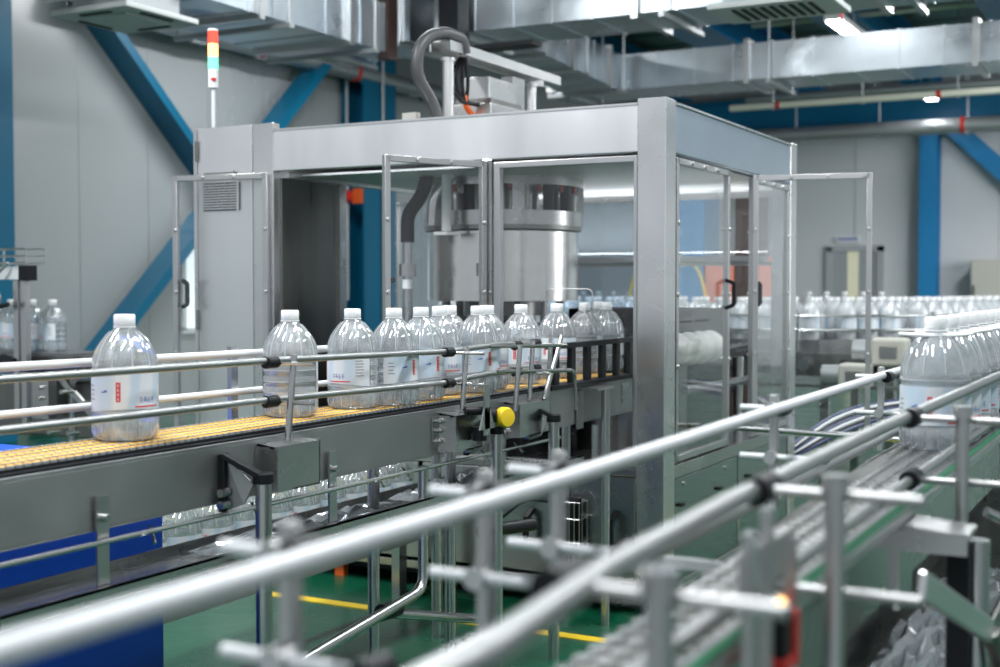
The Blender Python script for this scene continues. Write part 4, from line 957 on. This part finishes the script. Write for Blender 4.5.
def far_conv(pts, wd, label, lanes, group, blabel, step=.168, zb=.99, legs=1.3):
    t = thing('far_conveyor', label, 'conveyor', (pts[2][0], pts[2][1], 0))
    strip(pts, -wd/2, wd/2, zb-.03, zb-.002, MB()).build('belt', 'steel_light', t)
    strip(pts, -wd/2-.04, -wd/2, zb-.10, zb+.0, MB()).build('side_panel', 'steel', t)
    strip(pts, wd/2, wd/2+.04, zb-.10, zb+.0, MB()).build('side_panel', 'steel', t)
    for sg_ in (-1, 1):
        for z in (zb+.07, zb+.17): MB().tube(offp(pts, sg_*(wd/2+.02), z), .009, 8).build('guide_rail', 'tube_steel', t)
    for v, nn in along(pts, .7):
        c = v-nn*(wd/2+.05); MB().cyl((c.x, c.y, zb-.08), (c.x, c.y, zb+.20), .012, 8).build('rail_post', 'steel', t)
    for v, nn in along(pts, legs):
        for sg_ in (-1, 1):
            c = v+nn*sg_*wd*.42; MB().cyl((c.x, c.y, 0), (c.x, c.y, zb-.05), .025, 10).build('leg', 'tube_steel', t)
    b = MB()
    for v, nn in along(pts, legs):
        a, c = v+nn*wd*.42, v-nn*wd*.42; b.cyl((a.x, a.y, .3), (c.x, c.y, .3), .015, 8)
    b.build('cross_tube', 'tube_steel', t)
    for k in range(lanes):
        off = (k-(lanes-1)/2)*.165
        for i, (v, nn) in enumerate(along(pts, step)):
            c = v+nn*off; place(pf, c.x+random.uniform(-.006, .006), c.y, zb-.001, random.uniform(-1, 1), blabel(k, c.x) if callable(blabel) else blabel, group)
    return t
far_conv(path, .52, 'curving steel conveyor crowded with bottles beyond the machine', 3, 'bottles crowded on the curving conveyor', lambda k, x: 'clear bottle in the %s lane of the curving conveyor, %s' % (('side', 'middle', 'inner')[k], 'seen through the machine glass' if x < -2.65 else 'behind the open side door' if x < -2.1 else 'at the bend' if x < -1.6 else 'past the bend'))
path2 = [(-6.2, 12.2), (-4.8, 12.2), (-3.6, 12.2), (-2.4, 12.35)]
far_conv(path2, .22, 'straight steel conveyor with labelled bottles behind the curving conveyor', 1, 'bottles on the straight rear conveyor', 'labelled bottle on the straight rear conveyor under the back wall door', zb=1.02)

# machinery under the far conveyors
def motor_box(x, y, z, s_, mat, label):
    t = thing('drive_motor', label, 'motor', (x, y, z))
    MB().box(x-s_*.6, x+s_*.6, y-s_*.5, y+s_*.5, z, z+s_).build('housing', mat, t, .02)
    MB().cyl((x-s_*.6, y, z+s_*.5), (x-s_*1.3, y, z+s_*.5), s_*.42, 18).build('motor_barrel', 'pipe_grey', t)
    MB().box(x-s_*.3, x+s_*.3, y-s_*.54, y-s_*.5, z+s_*.3, z+s_*.7).build('cover_plate', 'alu', t)
    MB().box(x-s_*.15, x+s_*.15, y-.04, y+.04, 0, z).build('stand', 'steel', t)
motor_box(-1.95, 8.75, .68, .17, 'beige', 'beige gear motor below the curving conveyor, beside the glass door')
motor_box(-1.75, 8.9, .83, .19, 'beige', 'light grey junction motor just under the curving conveyor bend')
t = thing('drive_unit', 'dark steel drive housing row under the curving conveyor', 'machine', (-2.4, 8.9, 0))
MB().box(-3.2, -1.3, 8.95, 9.0, .74, .90).build('cover_plate', 'steel_dark', t)
for i in range(6): MB().cyl((-2.9+i*.28, 8.95, .82), (-2.9+i*.28, 8.88, .82), .045, 14).build('bearing', 'black' if i % 2 else 'steel', t)
MB().box(-3.3, -1.0, 8.7, 8.74, .68, .70).build('cross_bar', 'steel', t)
for x in (-3.1, -2.2, -1.3): MB().box(x-.03, x+.03, 8.9, 8.96, 0, .75).build('leg', 'steel', t)
t = thing('cable_bundle', 'sagging bundle of blue and black cables under the curving conveyor', 'cables', (-1.6, 7.6, .6))
for i in range(7):
    MB().tube([(-1.9, 6.9, .42+.01*i), (-1.6-.02*i, 7.3, .60+.012*i), (-1.2, 7.8+.02*i, .68+.010*i), (-.7, 8.4, .66+.012*i)], .010, 8, rad=.3).build('cable', ('blue_cable', 'black', 'pipe_white')[i % 3], t)
t = thing('guard_rod', 'thin horizontal steel rod crossing low beyond the near rails', 'rod', (-1.2, 5.6, 0))
MB().cyl((-1.84, 5.5, .74), (-.80, 5.5, .72), .012, 10).build('rod', 'tube_steel', t)
MB().cyl((-.82, 5.5, 0), (-.82, 5.5, .74), .014, 10).build('stand', 'tube_steel', t)

# things seen through the side glass behind the machine
t = thing('filler_drum', 'blue and salmon painted machine body seen through the side glass', 'machine', (-4.3, 11.3, 0))
MB().box(-4.32, -3.95, 11.4, 11.9, 0, 2.3).build('blue_body', 'blue_bright', t, .02)
MB().box(-3.94, -3.47, 11.42, 11.88, 0, .95).build('dark_base', 'brown', t)
MB().box(-3.94, -3.655, 11.4, 11.9, .95, 1.65).build('salmon_body', 'salmon', t, .02)
MB().box(-3.65, -3.475, 11.4, 11.9, 0, 2.25).build('dark_body', 'brown', t, .02)
MB().box(-3.47, -3.41, 11.4, 11.9, .8, 1.65).build('end_panel', 'salmon', t, .02)
t = thing('hose_reel', 'yellow hose arc behind the side glass', 'hose', (-4.3, 11.2, 1.5))
MB().tube([(-4.6, 11.2, 0), (-4.6, 11.2, 1.35), (-4.5, 11.2, 1.6), (-4.25, 11.2, 1.68), (-3.95, 11.2, 1.6), (-3.85, 11.2, 1.3), (-3.85, 11.2, 0)], .012, 8, rad=.15).build('hose', 'yellow', t)
for o in list(bpy.data.objects):
    if o.type == 'MESH' and o.name.startswith('trough') : pass
